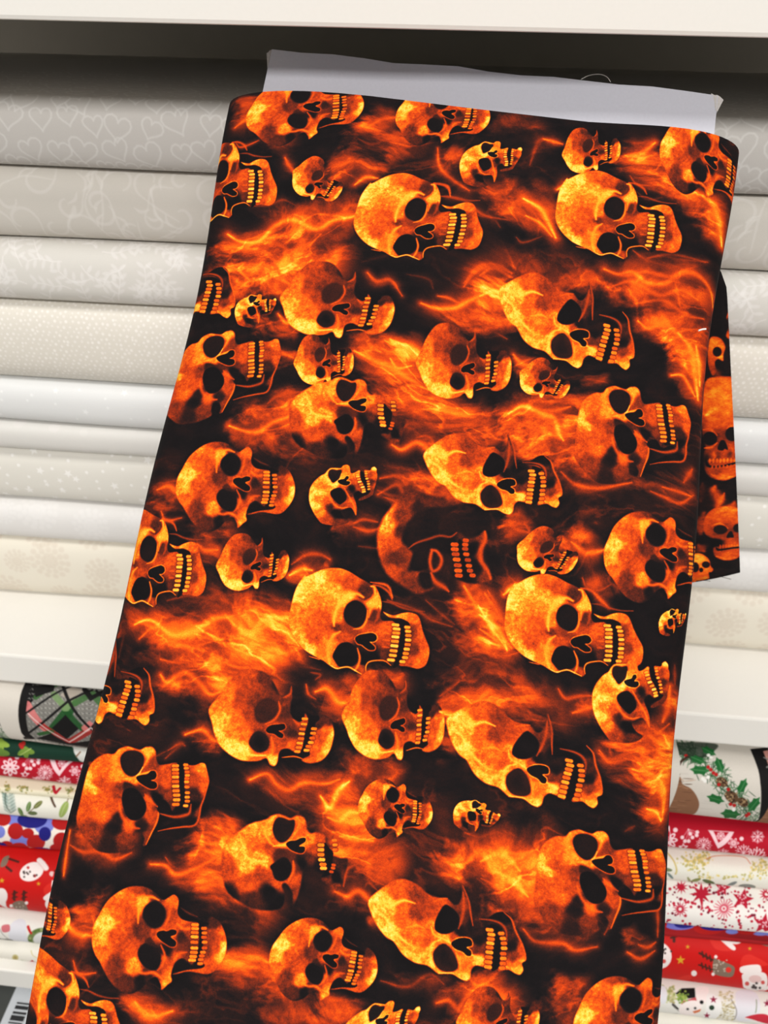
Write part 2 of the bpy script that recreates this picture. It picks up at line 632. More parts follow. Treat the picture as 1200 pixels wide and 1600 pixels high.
class Print(RGB):
    """a holiday print; motifs are given where the photograph shows them (view origin, view scale)"""

    def __init__(self, bolt_, col):
        super().__init__(bolt_.H, bolt_.W, col)
        self.b = bolt_
        self.v = (0, 0, 1.0)

    def view(self, ox, oy, sc):
        self.v = (ox, oy, sc)
        return self

    def q(self, L):
        ox, oy, sc = self.v
        return self.b.pts([(ox + sc * x, oy + sc * y) for x, y in L])

    def P(self, L, col, soft=0.9, op=1.0, sm=True):
        self.poly(self.q(L), col, soft, op, sm)

    def Ln(self, L, w, col, op=1.0, taper=0.0, sm=True):
        p = self.q(L)
        k = self.b.scale(self.v[0] + self.v[2] * L[0][0], self.v[1] + self.v[2] * L[0][1]) * self.v[2]
        self.line(p, max(w * k, 1.0), col, op, 0.8, taper, sm)

    def O(self, x, y, rx, col, ry=None, rot=0.0, op=1.0):
        ry = ry or rx
        t = np.linspace(0, 2 * math.pi, 12, endpoint=False)
        X, Y = rx * np.cos(t), ry * np.sin(t)
        self.P([(x + a * math.cos(rot) - b * math.sin(rot), y + a * math.sin(rot) + b * math.cos(rot)) for a, b in zip(X, Y)], col, 0.9, op)

    def St(self, x, y, r, n, col, inner=0.42, rot=0.0, op=1.0):
        self.P([(x + (r if k % 2 == 0 else r * inner) * math.sin(rot + math.pi * k / n), y - (r if k % 2 == 0 else r * inner) * math.cos(rot + math.pi * k / n)) for k in range(2 * n)], col, 0.8, op, False)

    def Fl(self, x, y, r, col, arms=8, w=8, op=1.0, tips=True):
        for k in range(arms):
            a = 2 * math.pi * k / arms
            self.Ln([(x, y), (x + r * math.sin(a), y - r * math.cos(a))], w, col, op, 0, False)
            if tips:
                b = (x + .55 * r * math.sin(a), y - .55 * r * math.cos(a))
                for s in (-1, 1):
                    self.Ln([b, (b[0] + .38 * r * math.sin(a + s * .7), b[1] - .38 * r * math.cos(a + s * .7))], w * .8, col, op, 0, False)

    def Daisy(self, x, y, r, col, hole, n=8):
        for k in range(n):
            a = 2 * math.pi * k / n
            self.O(x + .62 * r * math.cos(a), y + .62 * r * math.sin(a), .40 * r, col, .24 * r, a)
            self.O(x + .62 * r * math.cos(a), y + .62 * r * math.sin(a), .16 * r, hole, .09 * r, a)
        self.O(x, y, .26 * r, col)
        self.O(x, y, .1 * r, hole)


V1, V2, V3 = (0, 1040, 1 / 6), (0, 1220, 190 / 1200), (0, 1400, 1 / 6)
V4, V5, V6 = (1000, 1140, 1 / 6), (1000, 1320, 1 / 6), (1000, 1460, 1 / 6)
GROUP = 'holiday fabric bolts on the lower shelf'
gx = np.random.default_rng(77)


def seen_at(P_):
    q = R.T @ (np.asarray(P_) - CAM)
    return CX + F * q[0] / q[2], CY + F * q[1] / q[2]


def run_on(b, c):
    """repeat the print along the rest of the bolt"""
    L_, R_ = [], []
    for i in range(0, b.W, 4):
        xw = b.u0 + i / b.PXM
        px, py = seen_at((xw, b.front + 0.004, (b.z0 + b.z1) / 2 + b.tilt * xw))
        if 2 < px < 48 + (1600 - py) * 0.2224:
            L_.append(i)
        if 1012 + (1600 - py) * 0.1 < px < 1198:
            R_.append(i)
    a = c.a
    done = np.zeros(b.W, bool)
    for s in (L_, R_):
        if s:
            done[s[0]:s[-1] + 1] = True
    src = [(s[0], s[-1] + 1) for s in (L_, R_) if s and s[-1] - s[0] > 40]
    if not src:
        return
    i, k = 0, 0
    while i < b.W:
        if done[i]:
            i += 1
            continue
        j = i
        while j < b.W and not done[j]:
            j += 1
        while i < j:
            s0, s1 = src[k % len(src)]; k += 1
            n = min(s1 - s0, j - i)
            strip = a[:, s0:s0 + n] if k % 3 else a[:, s0:s0 + n][:, ::-1]
            a[:, i:i + n] = strip
            i += n


def finish(b, c, name, label, seed, rough=0.8):
    run_on(b, c)
    im = make_image('print_' + name, c.a)
    return b.build('fabric_bolt', cloth('holiday_cloth_' + name, im, rough, 2600, 0.10, 0.2), label, group=GROUP, seed=seed)


# --- linen panel: plaid oval at the left, garland and beard at the right
b = Bolt(-0.013, 0.9262, 0.9885, -0.46, 0.44, bulge=0.020, tilt=-0.028)
c = Print(b, C8(206, 200, 190))
for k in range(260):
    x, y = gx.uniform(0, b.W), gx.uniform(0, b.H)
    c.line([(x, y), (x + gx.uniform(20, 80), y + gx.normal(0, 2))], 2.0, C8(188, 182, 172), 0.5, sm=False)
c.view(*V1)
BLK = C8(16, 15, 15)
c.P([(290, 100), (190, 290), (165, 420), (170, 550), (190, 640), (220, 700), (320, 760), (1150, 860), (1300, 60)], BLK, sm=False)
c.P([(250, 400), (330, 300), (450, 200), (560, 120), (1050, 60), (1050, 860), (850, 860), (600, 825), (330, 760), (200, 640), (200, 400)], C8(120, 118, 112), sm=False)
for k in range(60):                                               # herringbone threads
    x = 240 + k * 13
    for y in range(130, 800, 44):
        c.Ln([(x, y + (k % 2) * 8), (x + 13, y + 16 - (k % 2) * 8)], 4, C8(198, 196, 188) if k % 3 else C8(50, 50, 48), 0.7, 0, False)
for L, w, col in (([(480, 620), (640, 420)], 90, C8(24, 74, 30)), ([(610, 420), (780, 600)], 70, C8(24, 74, 30)), ([(500, 270), (620, 400)], 60, C8(112, 142, 92)), ([(600, 400), (700, 340)], 60, C8(112, 142, 92)),
                  ([(700, 350), (900, 250)], 60, C8(60, 100, 52)), ([(330, 300), (540, 170)], 50, C8(50, 92, 44)), ([(245, 380), (420, 600)], 90, C8(214, 118, 116)), ([(380, 560), (660, 720)], 66, C8(156, 38, 34)),
                  ([(640, 720), (860, 590)], 66, C8(156, 38, 34)), ([(800, 590), (980, 450)], 76, C8(214, 118, 116)), ([(360, 650), (480, 620)], 40, C8(36, 82, 36)), ([(870, 690), (980, 640)], 60, C8(30, 74, 34))):
    c.Ln(L, w, col, 0.88, 0, False)
c.P([(480, 590), (610, 460), (735, 590), (620, 690)], BLK, sm=False)
c.P([(560, 280), (660, 190), (790, 230), (670, 330)], C8(168, 158, 146), sm=False)
c.P([(300, 200), (520, 160), (500, 240), (330, 300)], BLK, sm=False)
for L, w in (([(240, 450), (670, 190)], 18), ([(260, 640), (640, 330), (860, 230)], 20), ([(590, 200), (910, 640)], 30), ([(790, 220), (980, 450)], 46)):
    c.Ln(L, w, BLK, 0.95, 0, False)
for L in ([(255, 455), (430, 600), (650, 720)], [(650, 715), (960, 490)]):
    c.Ln(L, 13, C8(226, 206, 200), 0.9, 0, False)
c.P([(470, 640), (330, 690), (420, 760), (620, 800), (900, 830), (960, 690), (850, 700), (640, 730)], BLK, 1.0, 1.0, False)
c.P([(-400, -60), (330, -60), (285, 60), (190, 290), (165, 420), (170, 550), (190, 640), (240, 740), (-400, 760)], C8(206, 200, 190), 1.0, 1.0, False)
c.Ln([(330, 40), (262, 180), (215, 320), (200, 430), (206, 550), (230, 640), (290, 740)], 74, BLK)
c.view(*V4)
NG, HG = C8(52, 92, 58), C8(26, 96, 44)
path = np.array([(330, 130), (450, 200), (560, 300), (700, 420), (800, 540), (890, 640), (1000, 750), (1070, 860)])
for k in range(420):
    i = gx.integers(0, len(path) - 1); f = gx.uniform()
    q = path[i] * (1 - f) + path[i + 1] * f + gx.normal(0, 42, 2)
    a = gx.uniform(0, 6.28); L_ = gx.uniform(40, 90)
    c.Ln([tuple(q), (q[0] + L_ * math.cos(a), q[1] + L_ * math.sin(a))], 8, (NG, C8(34, 66, 42), C8(92, 128, 92))[k % 3], 0.85, 0.5, False)
c.P([(300, 120), (700, 130), (690, 200), (560, 290), (420, 260), (320, 200)], C8(30, 44, 32), 1.5, 0.75)
for x, y, r, rot in ((745, 340, 85, 1.2), (560, 390, 95, 0.1), (540, 290, 80, 0.4), (960, 540, 85, -1.1), (710, 660, 90, 0.3), (1070, 710, 90, -0.9), (850, 800, 100, 0.05), (640, 200, 80, 0.5)):
    P_ = []
    for k in range(12):
        a = 2 * math.pi * k / 12; rr = r * (1.0 if k % 2 == 0 else 0.72)
        X, Y = rr * math.cos(a), 0.5 * rr * math.sin(a)
        P_.append((x + X * math.cos(rot) - Y * math.sin(rot), y + X * math.sin(rot) + Y * math.cos(rot)))
    c.P(P_, HG, sm=False)
    c.Ln([(x - r * .8 * math.cos(rot), y - r * .8 * math.sin(rot)), (x + r * .8 * math.cos(rot), y + r * .8 * math.sin(rot))], 6, C8(110, 160, 110), 0.7, 0, False)
for x, y, r in ((770, 500, 58), (860, 640, 70), (965, 690, 55)):
    c.O(x, y, r, C8(92, 66, 44), r * .72, .6)
    for k in range(22):
        c.O(x + gx.normal(0, r * .42), y + gx.normal(0, r * .32), r * .13, C8(160, 132, 96) if k % 2 else C8(48, 32, 22))
for x, y in ((640, 360), (665, 385), (715, 430), (690, 415), (740, 525), (830, 570), (850, 710), (885, 720), (1000, 815), (1020, 800), (430, 250)):
    c.O(x, y, 17, C8(176, 26, 26))
for x, y in ((640, 240), (665, 265), (610, 490), (640, 455), (590, 470), (880, 760)):
    c.O(x, y, 18, C8(232, 230, 224))
c.P([(180, 460), (300, 430), (375, 450), (400, 520), (480, 565), (540, 650), (552, 740), (520, 820), (440, 850), (180, 835)], C8(132, 92, 66))
for k in range(46):
    y = gx.uniform(450, 840); x = gx.uniform(190, 430)
    c.Ln([(x, y), (x + gx.uniform(40, 100), y + gx.normal(6, 10))], 8, C8(172, 128, 98) if k % 2 else C8(84, 56, 40), 0.75, 0.6, False)
c.Ln([(450, 260), (385, 310), (355, 380), (365, 430)], 20, C8(60, 40, 30))
c.P([(1030, 180), (1090, 330), (1128, 500), (1135, 700), (1112, 850), (1080, 930), (1600, 960), (1600, 120)], BLK, sm=False)
c.P([(1150, 200), (1240, 180), (1300, 500), (1220, 420)], C8(196, 140, 128), sm=False)
for L in ([(1160, 260), (1300, 330)], [(1190, 360), (1300, 300)]):
    c.Ln(L, 16, C8(120, 120, 116))
finish(b, c, 'garland', 'linen-look bolt with tartan oval and pine garland, topmost under the middle board', 21)

# --- dark green holly, only at the left
b = Bolt(-0.006, 0.914, 0.9302, -0.52, -0.262)
c = Print(b, C8(18, 52, 38)).view(*V1)
for x, y, col in ((240, 790, C8(112, 142, 56)), (10, 720, C8(136, 164, 64)), (10, 800, C8(96, 128, 52))):
    for a in (0.3, 1.5, 2.6):
        c.O(x + 26 * math.cos(a), y + 18 * math.sin(a), 60, col, 28, a)
c.Ln([(190, 830), (290, 770)], 6, C8(180, 196, 120))
for x, y in ((195, 735), (220, 725), (205, 755)):
    c.O(x, y, 20, C8(176, 36, 32))
c.P([(700, 735), (980, 735), (980, 930), (780, 910), (715, 860), (685, 790)], C8(212, 212, 206))
c.Ln([(835, 768), (835, 802)], 14, C8(40, 44, 44)); c.Ln([(812, 770), (860, 766)], 8, C8(40, 44, 44)); c.Ln([(812, 802), (860, 800)], 8, C8(40, 44, 44))
c.Ln([(812, 850), (850, 856)], 12, C8(52, 56, 56)); c.Ln([(806, 876), (846, 888)], 10, C8(52, 56, 56))
c.Ln([(708, 856), (748, 812)], 12, C8(130, 96, 70))
finish(b, c, 'holly', 'thin dark green bolt with lime holly leaves, tucked below the tartan oval', 22)

# --- red with white snowflakes
b = Bolt(-0.010, 0.8825, 0.9068, -0.52, 0.46, tilt=-0.012)
RED, INK = C8(178, 16, 38), C8(240, 206, 210)
c = Print(b, RED)


def red_set(shift):
    c.Daisy(85 + shift, 965, 86, INK, RED)
    for x, y in ((215, 940), (240, 975), (275, 975), (310, 940), (350, 920), (290, 905), (355, 890)):
        c.O(x + shift, y, 18, INK)
        c.Ln([(x + shift, y), (270 + shift, 860)], 5, INK, 0.8, 0, False)
    c.St(225 + shift, 1035, 48, 5, INK, 0.45); c.St(225 + shift, 1035, 20, 5, RED, 0.5)
    c.Fl(415 + shift, 1015, 76, INK, 12, 8)
    c.P([(455 + shift, 870), (550 + shift, 1045), (700 + shift, 885)], INK, sm=False)
    c.P([(505 + shift, 880), (553 + shift, 990), (650 + shift, 890)], RED, sm=False)
    c.Fl(575 + shift, 925, 40, INK, 8, 7)
    c.Daisy(695 + shift, 992, 52, INK, RED, 6)
    c.Fl(600 + shift, 1110, 66, INK, 8, 8); c.Fl(790 + shift, 1085, 80, INK, 10, 9)
    c.Fl(340 + shift, 1090, 40, INK, 8, 7); c.O(150 + shift, 870, 22, INK); c.O(770 + shift, 950, 20, INK)


c.view(*V1); red_set(0)
c.view(1000, 1140 + 12, 1 / 6); red_set(180)
c.Fl(1095, 1130, 100, INK, 10, 12); c.Fl(1100, 930, 60, INK, 8, 8)
for k in range(26):
    c.view(160 + k * 34, 1160 + k * 3.4, 1 / 6); c.Fl(gx.uniform(0, 100), 240, 60, INK, 8, 8)
finish(b, c, 'red_flakes', 'crimson bolt with white snowflakes and flowers below the garland bolt', 23)

# --- thin cream with gold sprays
b = Bolt(-0.014, 0.8765, 0.8835, -0.52, -0.15)
c = Print(b, C8(226, 219, 192))
for k in range(900):
    x, y = gx.uniform(0, b.W), gx.uniform(b.H * .3, b.H * .7)
    if math.sin(x * .012) + math.sin(x * .031 + 1) > 0.1:
        c.disc((x, y), gx.uniform(2, 6), C8(172, 154, 86) if k % 3 else C8(206, 186, 112), op=.7)
c.view(*V1)
for cx_ in (60, 220, 450, 660):
    for k in range(26):
        c.O(gx.normal(cx_, 26), gx.normal(1142 + cx_ * .04, 18), gx.uniform(5, 11), C8(168, 152, 84) if k % 2 else C8(120, 128, 70), op=.8)
c.Ln([(500, 1130), (520, 1190), (560, 1150)], 26, C8(176, 24, 40))
finish(b, c, 'gold', 'slim cream bolt with gold sprays sandwiched under the crimson snowflake bolt', 24)

# --- white with leaf sprigs
b = Bolt(-0.020, 0.851, 0.8762, -0.52, 0.46)
c = Print(b, C8(228, 226, 214)).view(*V2)
for k in range(12):
    for s in (-1, 1):
        y = 95 + k * 16
        c.Ln([(85 + k * 2, y + 30), (85 + k * 2 + s * 60, y - 10)], 9, C8(62, 98, 92) if k % 2 else C8(120, 150, 144), .85, .5, False)
c.Ln([(70, 90), (110, 290)], 8, C8(70, 80, 66))
for x, y, r, rot, col in ((210, 285, 46, 1.1, C8(84, 112, 58)), (290, 235, 52, -1.3, C8(92, 122, 66)), (382, 215, 54, -.7, C8(104, 108, 56)), (330, 300, 44, .05, C8(78, 92, 50)), (245, 335, 40, .2, C8(110, 128, 80)), (635, 265, 86, -1.15, C8(150, 170, 92)), (790, 215, 50, -1.2, C8(150, 166, 110))):
    c.O(x, y, r, col, r * .42, rot)
    c.Ln([(x - r * .8 * math.cos(rot), y - r * .8 * math.sin(rot)), (x + r * .8 * math.cos(rot), y + r * .8 * math.sin(rot))], 5, C8(206, 214, 170), .7, 0, False)
c.Ln([(280, 300), (350, 240)], 7, C8(90, 80, 50)); c.Ln([(510, 140), (550, 235)], 20, C8(84, 62, 46)); c.Ln([(670, 190), (690, 120)], 8, C8(120, 100, 70))
c.view(*V5)
for k in range(260):
    x, y = gx.normal(530, 70), gx.normal(150, 45)
    if k % 3 == 0:
        x, y = gx.normal(1130, 60), gx.normal(210, 50)
    if k % 5 == 0:
        x, y = gx.uniform(540, 1180), gx.normal(290, 16)
    c.O(x, y, gx.uniform(5, 13), C8(222, 200, 116) if k % 2 else C8(176, 168, 100), op=.8)
for x, y, r, rot, col in ((240, 228, 60, .1, C8(120, 128, 92)), (280, 285, 40, .8, C8(110, 130, 128)), (640, 340, 60, .3, C8(88, 104, 66)), (520, 325, 50, -.3, C8(130, 138, 84)), (740, 380, 60, .1, C8(120, 124, 96)), (1000, 385, 80, .05, C8(130, 134, 126)), (860, 360, 50, -.4, C8(118, 126, 124)), (460, 330, 40, 1.1, C8(150, 150, 104))):
    c.O(x, y, r, col, r * .3, rot)
c.Ln([(240, 60), (310, 140), (340, 230), (330, 270)], 16, C8(206, 188, 126)); c.Ln([(620, 130), (720, 100), (960, 110), (1030, 170)], 10, C8(196, 96, 60), .6)
finish(b, c, 'sprigs', 'white bolt printed with green leaf sprigs, resting above the snowflake and dotted bolts', 25)

# --- red, blue and white bubbles
def bubbles(c):
    for x, y, rx, ry, col in ((150, 370, 110, 70, 'p'), (430, 430, 100, 100, 'p'), (190, 590, 95, 70, 'p'), (640, 740, 90, 50, 'p'), (0, 500, 50, 60, 'p'), (30, 370, 76, 70, 'r'), (150, 495, 75, 82, 'r'), (270, 520, 60, 50, 'r'),
                              (350, 610, 90, 75, 'r'), (610, 420, 105, 75, 'r'), (600, 600, 82, 82, 'r'), (180, 680, 100, 70, 'r'), (540, 690, 62, 60, 'r'), (60, 640, 70, 50, 'r'), (315, 385, 145, 85, 'b'), (437, 530, 60, 70, 'b'), (15, 660, 58, 55, 'b'),
                              (390, 725, 130, 62, 'b'), (675, 655, 64, 70, 'b'), (715, 520, 36, 50, 'b'), (-80, 560, 60, 60, 'r'), (-90, 440, 60, 60, 'b')):
        c.O(x, y, rx, dict(p=C8(118, 126, 204), r=C8(172, 24, 22), b=C8(28, 26, 116))[col], ry)


b = Bolt(-0.030, 0.8125, 0.8508, -0.52, -0.19)
c = Print(b, C8(236, 226, 214)).view(*V2)
bubbles(c)
finish(b, c, 'bubbles', 'white bolt with overlapping red and navy bubbles, left of the skull bolt', 26)
b = Bolt(-0.043, 0.8125, 0.8178, -0.165, 0.46)
c = Print(b, C8(150, 22, 26)).view(*V5)
for x, y, rx, ry, col in ((280, 690, 90, 28, C8(28, 26, 116)), (370, 750, 140, 46, C8(110, 110, 190)), (410, 745, 90, 34, C8(36, 32, 120)), (640, 780, 140, 60, C8(172, 24, 22)), (710, 762, 150, 40, C8(28, 26, 116)), (860, 810, 60, 26, C8(120, 126, 200)), (1130, 820, 80, 30, C8(120, 126, 200)), (160, 740, 90, 60, C8(172, 24, 22)), (1000, 800, 90, 40, C8(172, 24, 22))):
    c.O(x, y, rx, col, ry)
finish(b, c, 'bubbles_slim', 'slim navy and red bubble bolt peeking out below the white bolt with red stars', 27)

# --- white with red stars and flakes, only at the right
b = Bolt(-0.040, 0.8184, 0.8508, -0.165, 0.46)
WR, RI = C8(236, 232, 226), C8(186, 26, 52)
c = Print(b, WR).view(*V5)
for k in range(240):
    c.O(gx.uniform(100, 1400), gx.uniform(340, 820), gx.uniform(6, 15), RI if k % 3 else C8(120, 20, 44))
for x, y, r in ((180, 460, 90), (960, 510, 105), (1160, 750, 105), (180, 640, 60), (770, 400, 80)):
    c.St(x, y, r, 5, RI, .45, .2)
    for k in range(14):
        c.O(x + gx.normal(0, r * .3), y + gx.normal(0, r * .3), 8, C8(236, 190, 196))
for x, y, r, n_ in ((385, 395, 66, 10), (375, 605, 74, 14), (1180, 460, 70, 12), (570, 460, 110, 8)):
    c.St(x, y, r, n_, RI, .4)
c.Ln([(572, 370), (574, 610)], 16, RI, 1, .5); c.O(375, 605, 16, WR); c.O(1180, 460, 15, WR)
c.O(785, 600, 98, WR)
c.Fl(785, 600, 92, C8(206, 70, 92), 18, 8, 1, False); c.O(785, 600, 40, C8(206, 80, 100)); c.O(785, 600, 24, WR); c.O(785, 600, 12, C8(206, 70, 92))
finish(b, c, 'red_stars', 'white bolt with red stars and flakes, right of the skull bolt', 28)

# --- red with faces, deer and mittens
b = Bolt(-0.055, 0.7445, 0.8115, -0.52, 0.46, bulge=0.026)
RD, LR, WH, PK, TP, DB, YE = C8(198, 16, 12), C8(214, 40, 30), C8(238, 226, 222), C8(226, 190, 186), C8(128, 106, 90), C8(74, 26, 18), C8(212, 158, 36)


def beard(c, x, y, r):
    for k in range(9):
        c.O(x + gx.normal(0, r * .34), y + gx.normal(0, r * .16), r * .09, C8(64, 52, 50))


c = Print(b, RD).view(*V2)
c.O(310, 895, 125, WH, 88, -.45); c.P([(360, 790), (400, 760), (480, 850), (440, 880)], WH); c.Ln([(370, 800), (440, 880)], 8, PK)
c.O(275, 855, 14, C8(190, 60, 60)); c.O(340, 935, 16, C8(190, 60, 60)); beard(c, 260, 915, 110)
c.St(15, 985, 30, 5, YE); c.St(378, 1012, 24, 5, YE); c.O(512, 912, 26, PK)
c.P([(430, 1060), (520, 990), (640, 1000), (640, 1040), (470, 1130)], LR); c.P([(430, 1140), (600, 1030), (640, 1060), (640, 1110), (470, 1180)], WH)
c.O(10, 1140, 60, WH, 80); c.P([(30, 760), (90, 740), (60, 830), (0, 850)], TP); c.Ln([(60, 850), (110, 890)], 22, DB); c.Ln([(90, 770), (180, 800)], 20, DB)
for x in (140, 235):
    c.Ln([(x, 1090), (x - 4, 1180)], 26, DB); c.Ln([(x - 20, 1120), (x + 26, 1100)], 16, DB); c.Ln([(x - 22, 1160), (x + 24, 1145)], 16, DB)
c.view(*V3)
c.P([(110, 90), (150, 50), (220, 50), (250, 100), (240, 190), (200, 240), (150, 200)], TP)
for k in range(14):
    c.O(gx.normal(180, 30), gx.normal(110, 26), 6, C8(190, 172, 156))
c.O(195, 197, 24, C8(222, 60, 46)); c.O(100, 95, 16, WH); c.O(245, 65, 16, WH); c.St(362, 190, 34, 5, YE); c.O(500, 70, 80, WH, 66); c.O(10, 90, 44, WH, 120); c.O(480, 120, 16, C8(200, 90, 90)); c.O(0, 190, 16, WH)
c.view(*V5)
for x0, y0 in ((210, 830), (320, 880)):
    c.Ln([(x0, y0 - 40), (x0, y0 + 40)], 26, DB); c.Ln([(x0 - 30, y0 + 10), (x0 + 30, y0 - 10)], 16, DB)
c.P([(270, 800), (360, 790), (370, 820), (320, 840)], TP); c.O(380, 835, 16, WH)
c.O(185, 1055, 112, WH, 125, -.3); c.O(205, 1000, 14, C8(70, 60, 60)); beard(c, 210, 1020, 110); c.O(120, 990, 18, C8(206, 80, 76)); c.O(225, 1110, 20, C8(206, 80, 76)); c.O(120, 1170, 36, WH, 50)
c.St(382, 1098, 46, 5, YE); c.St(448, 972, 24, 5, YE); c.St(1028, 975, 22, 5, YE)
c.P([(650, 880), (720, 840), (860, 980), (800, 1005), (700, 980)], LR); c.P([(700, 850), (740, 832), (890, 960), (860, 990)], WH); c.O(880, 870, 86, WH, 66, .3); c.O(920, 890, 14, C8(170, 50, 80))
c.P([(1040, 880), (1200, 860), (1260, 960), (1120, 930)], TP)
c.view(*V6)
c.P([(690, 240), (740, 250), (870, 300), (888, 350), (850, 408), (720, 392), (680, 350)], TP)
for k in range(20):
    c.O(gx.normal(740, 34), gx.normal(310, 34), 7, C8(192, 174, 158))
c.O(830, 340, 26, C8(226, 48, 38)); c.O(712, 220, 16, WH); c.O(686, 384, 16, WH)
for x0, y0, dx, dy in ((560, 190, 120, 60), (555, 300, 120, 40)):
    c.Ln([(x0, y0), (x0 + dx, y0 + dy)], 22, DB)
    for k in (0.2, 0.5, 0.8):
        c.Ln([(x0 + dx * k, y0 + dy * k - 26), (x0 + dx * k + 10, y0 + dy * k + 26)], 16, DB)
c.P([(950, 300), (960, 220), (1020, 190), (1100, 220), (1200, 280), (1120, 300)], LR); c.P([(945, 310), (1100, 284), (1135, 320), (1120, 360), (960, 370)], WH)
c.P([(970, 370), (1150, 355), (1195, 420), (1170, 510), (1080, 545), (990, 515), (960, 440)], WH); c.O(1080, 420, 60, PK, 36); c.O(1003, 465, 20, C8(206, 80, 76)); c.O(1150, 450, 18, C8(206, 80, 76)); beard(c, 1080, 490, 130)
c.O(508, 380, 27, WH); c.O(158, 428, 27, WH, 20); c.P([(310, 470), (400, 410), (490, 400), (440, 450), (360, 480)], LR)
finish(b, c, 'deer', 'bright red bolt with deer heads, mittens and bearded faces near the bottom', 29, 0.6)

# --- white with snowmen
b = Bolt(-0.062, 0.7115, 0.7442, -0.52, 0.46)
c = Print(b, C8(226, 224, 216)).view(*V3)
c.P([(100, 260), (250, 260), (270, 480), (140, 480)], C8(214, 214, 220)); c.O(400, 400, 140, C8(112, 128, 76), 110); c.O(405, 405, 95, C8(214, 214, 212), 74); c.O(425, 400, 18, C8(150, 90, 60)); c.P([(20, 270), (90, 260), (90, 320), (30, 330)], C8(200, 110, 116))
for k in range(40):
    a = gx.uniform(0, 6.28)
    c.O(400 + 120 * math.cos(a), 400 + 92 * math.sin(a), 14, C8(84, 110, 54) if k % 2 else C8(150, 160, 104))
c.P([(0, 400), (110, 400), (120, 460), (0, 460)], C8(30, 26, 26)); c.Ln([(0, 300), (60, 380), (130, 430)], 6, C8(120, 110, 108)); c.Ln([(265, 280), (290, 340)], 26, C8(190, 40, 40))
c.view(*V6)
LG, GN, RDK = C8(204, 204, 208), C8(138, 152, 84), C8(142, 34, 62)
for k in range(120):
    c.O(gx.uniform(100, 330), gx.uniform(480, 640), 12, (GN, C8(196, 196, 140), C8(170, 160, 100))[k % 3], op=.7)
for k in range(160):
    c.O(gx.uniform(690, 880), gx.uniform(530, 800), 12, (C8(190, 176, 130), C8(216, 206, 170), C8(150, 134, 90))[k % 3], 5, op=.8)
c.O(110, 560, 50, WH, 60); c.P([(60, 590), (170, 600), (170, 700), (60, 720)], C8(200, 96, 110)); c.P([(170, 490), (240, 500), (240, 640), (190, 640)], C8(220, 220, 224)); c.O(110, 745, 16, BLK)
c.P([(330, 555), (390, 505), (510, 500), (515, 590), (440, 600)], BLK, sm=False); c.P([(380, 630), (520, 585), (530, 620), (390, 665)], C8(190, 80, 84), sm=False)
for k in range(50):
    c.O(gx.normal(390, 30), gx.normal(590, 26), 10, C8(156, 176, 84) if k % 2 else C8(110, 140, 60))
c.Ln([(310, 660), (350, 700)], 26, BLK); c.O(470, 690, 110, WH, 70, -.3); c.P([(490, 720), (570, 695), (560, 720), (510, 740)], C8(204, 112, 70), sm=False); c.O(445, 700, 12, C8(60, 60, 60)); c.O(515, 690, 12, C8(60, 60, 60))
c.P([(520, 500), (640, 500), (600, 640), (540, 620)], WH); c.O(575, 632, 18, BLK); c.P([(620, 570), (740, 590), (760, 700), (700, 790), (600, 780)], C8(232, 230, 226))
c.St(685, 605, 36, 5, RDK); c.St(625, 758, 32, 5, RDK); c.O(670, 682, 24, C8(40, 60, 44)); c.P([(890, 550), (1090, 550), (1060, 790), (900, 790)], C8(220, 218, 224)); c.Ln([(1085, 600), (1078, 720)], 8, C8(130, 140, 110))
c.St(1185, 630, 36, 5, RDK); c.P([(980, 770), (1080, 735), (1200, 745), (1240, 830), (1100, 800)], C8(196, 44, 60)); c.Ln([(985, 775), (1080, 800), (1150, 830)], 22, WH)
for L in ([(190, 730), (260, 770), (350, 740)], [(850, 600), (900, 700), (880, 790)], [(60, 770), (200, 780)], [(300, 640), (360, 720)]):
    c.Ln(L, 8, C8(140, 132, 128))
c.P([(220, 790), (330, 770), (380, 880), (180, 880)], LG); c.O(640, 830, 40, C8(90, 150, 150))
finish(b, c, 'snowmen', 'white bolt crowded with snowmen and green wreaths, under the red deer bolt', 30)

# --- cream with red hats, at the bottom
b = Bolt(-0.068, Z_LOW + 0.0004, 0.7112, -0.52, 0.46)
c = Print(b, C8(230, 226, 214)).view(*V3)
c.P([(170, 690), (240, 630), (300, 598), (340, 640), (390, 710)], C8(170, 44, 62), sm=False)
for k in range(30):
    c.O(gx.uniform(220, 350), gx.uniform(650, 700), 6, C8(206, 120, 130))
c.O(140, 577, 30, C8(196, 186, 130)); c.O(140, 577, 16, C8(170, 150, 90)); c.O(205, 625, 26, C8(110, 130, 70), 12, 1.3); c.O(175, 650, 26, C8(120, 136, 80), 10, .1); c.Ln([(290, 510), (310, 560), (370, 590)], 8, C8(200, 188, 130))
for k in range(12):
    c.view(120 + k * 90, 1410 + k * 12, 1 / 6); c.P([(170, 690), (240, 630), (300, 598), (340, 640), (390, 710)], C8(170, 44, 62), sm=False)
finish(b, c, 'hats', 'cream bolt with a red pointed hat print, lowest on the bottom board', 31)

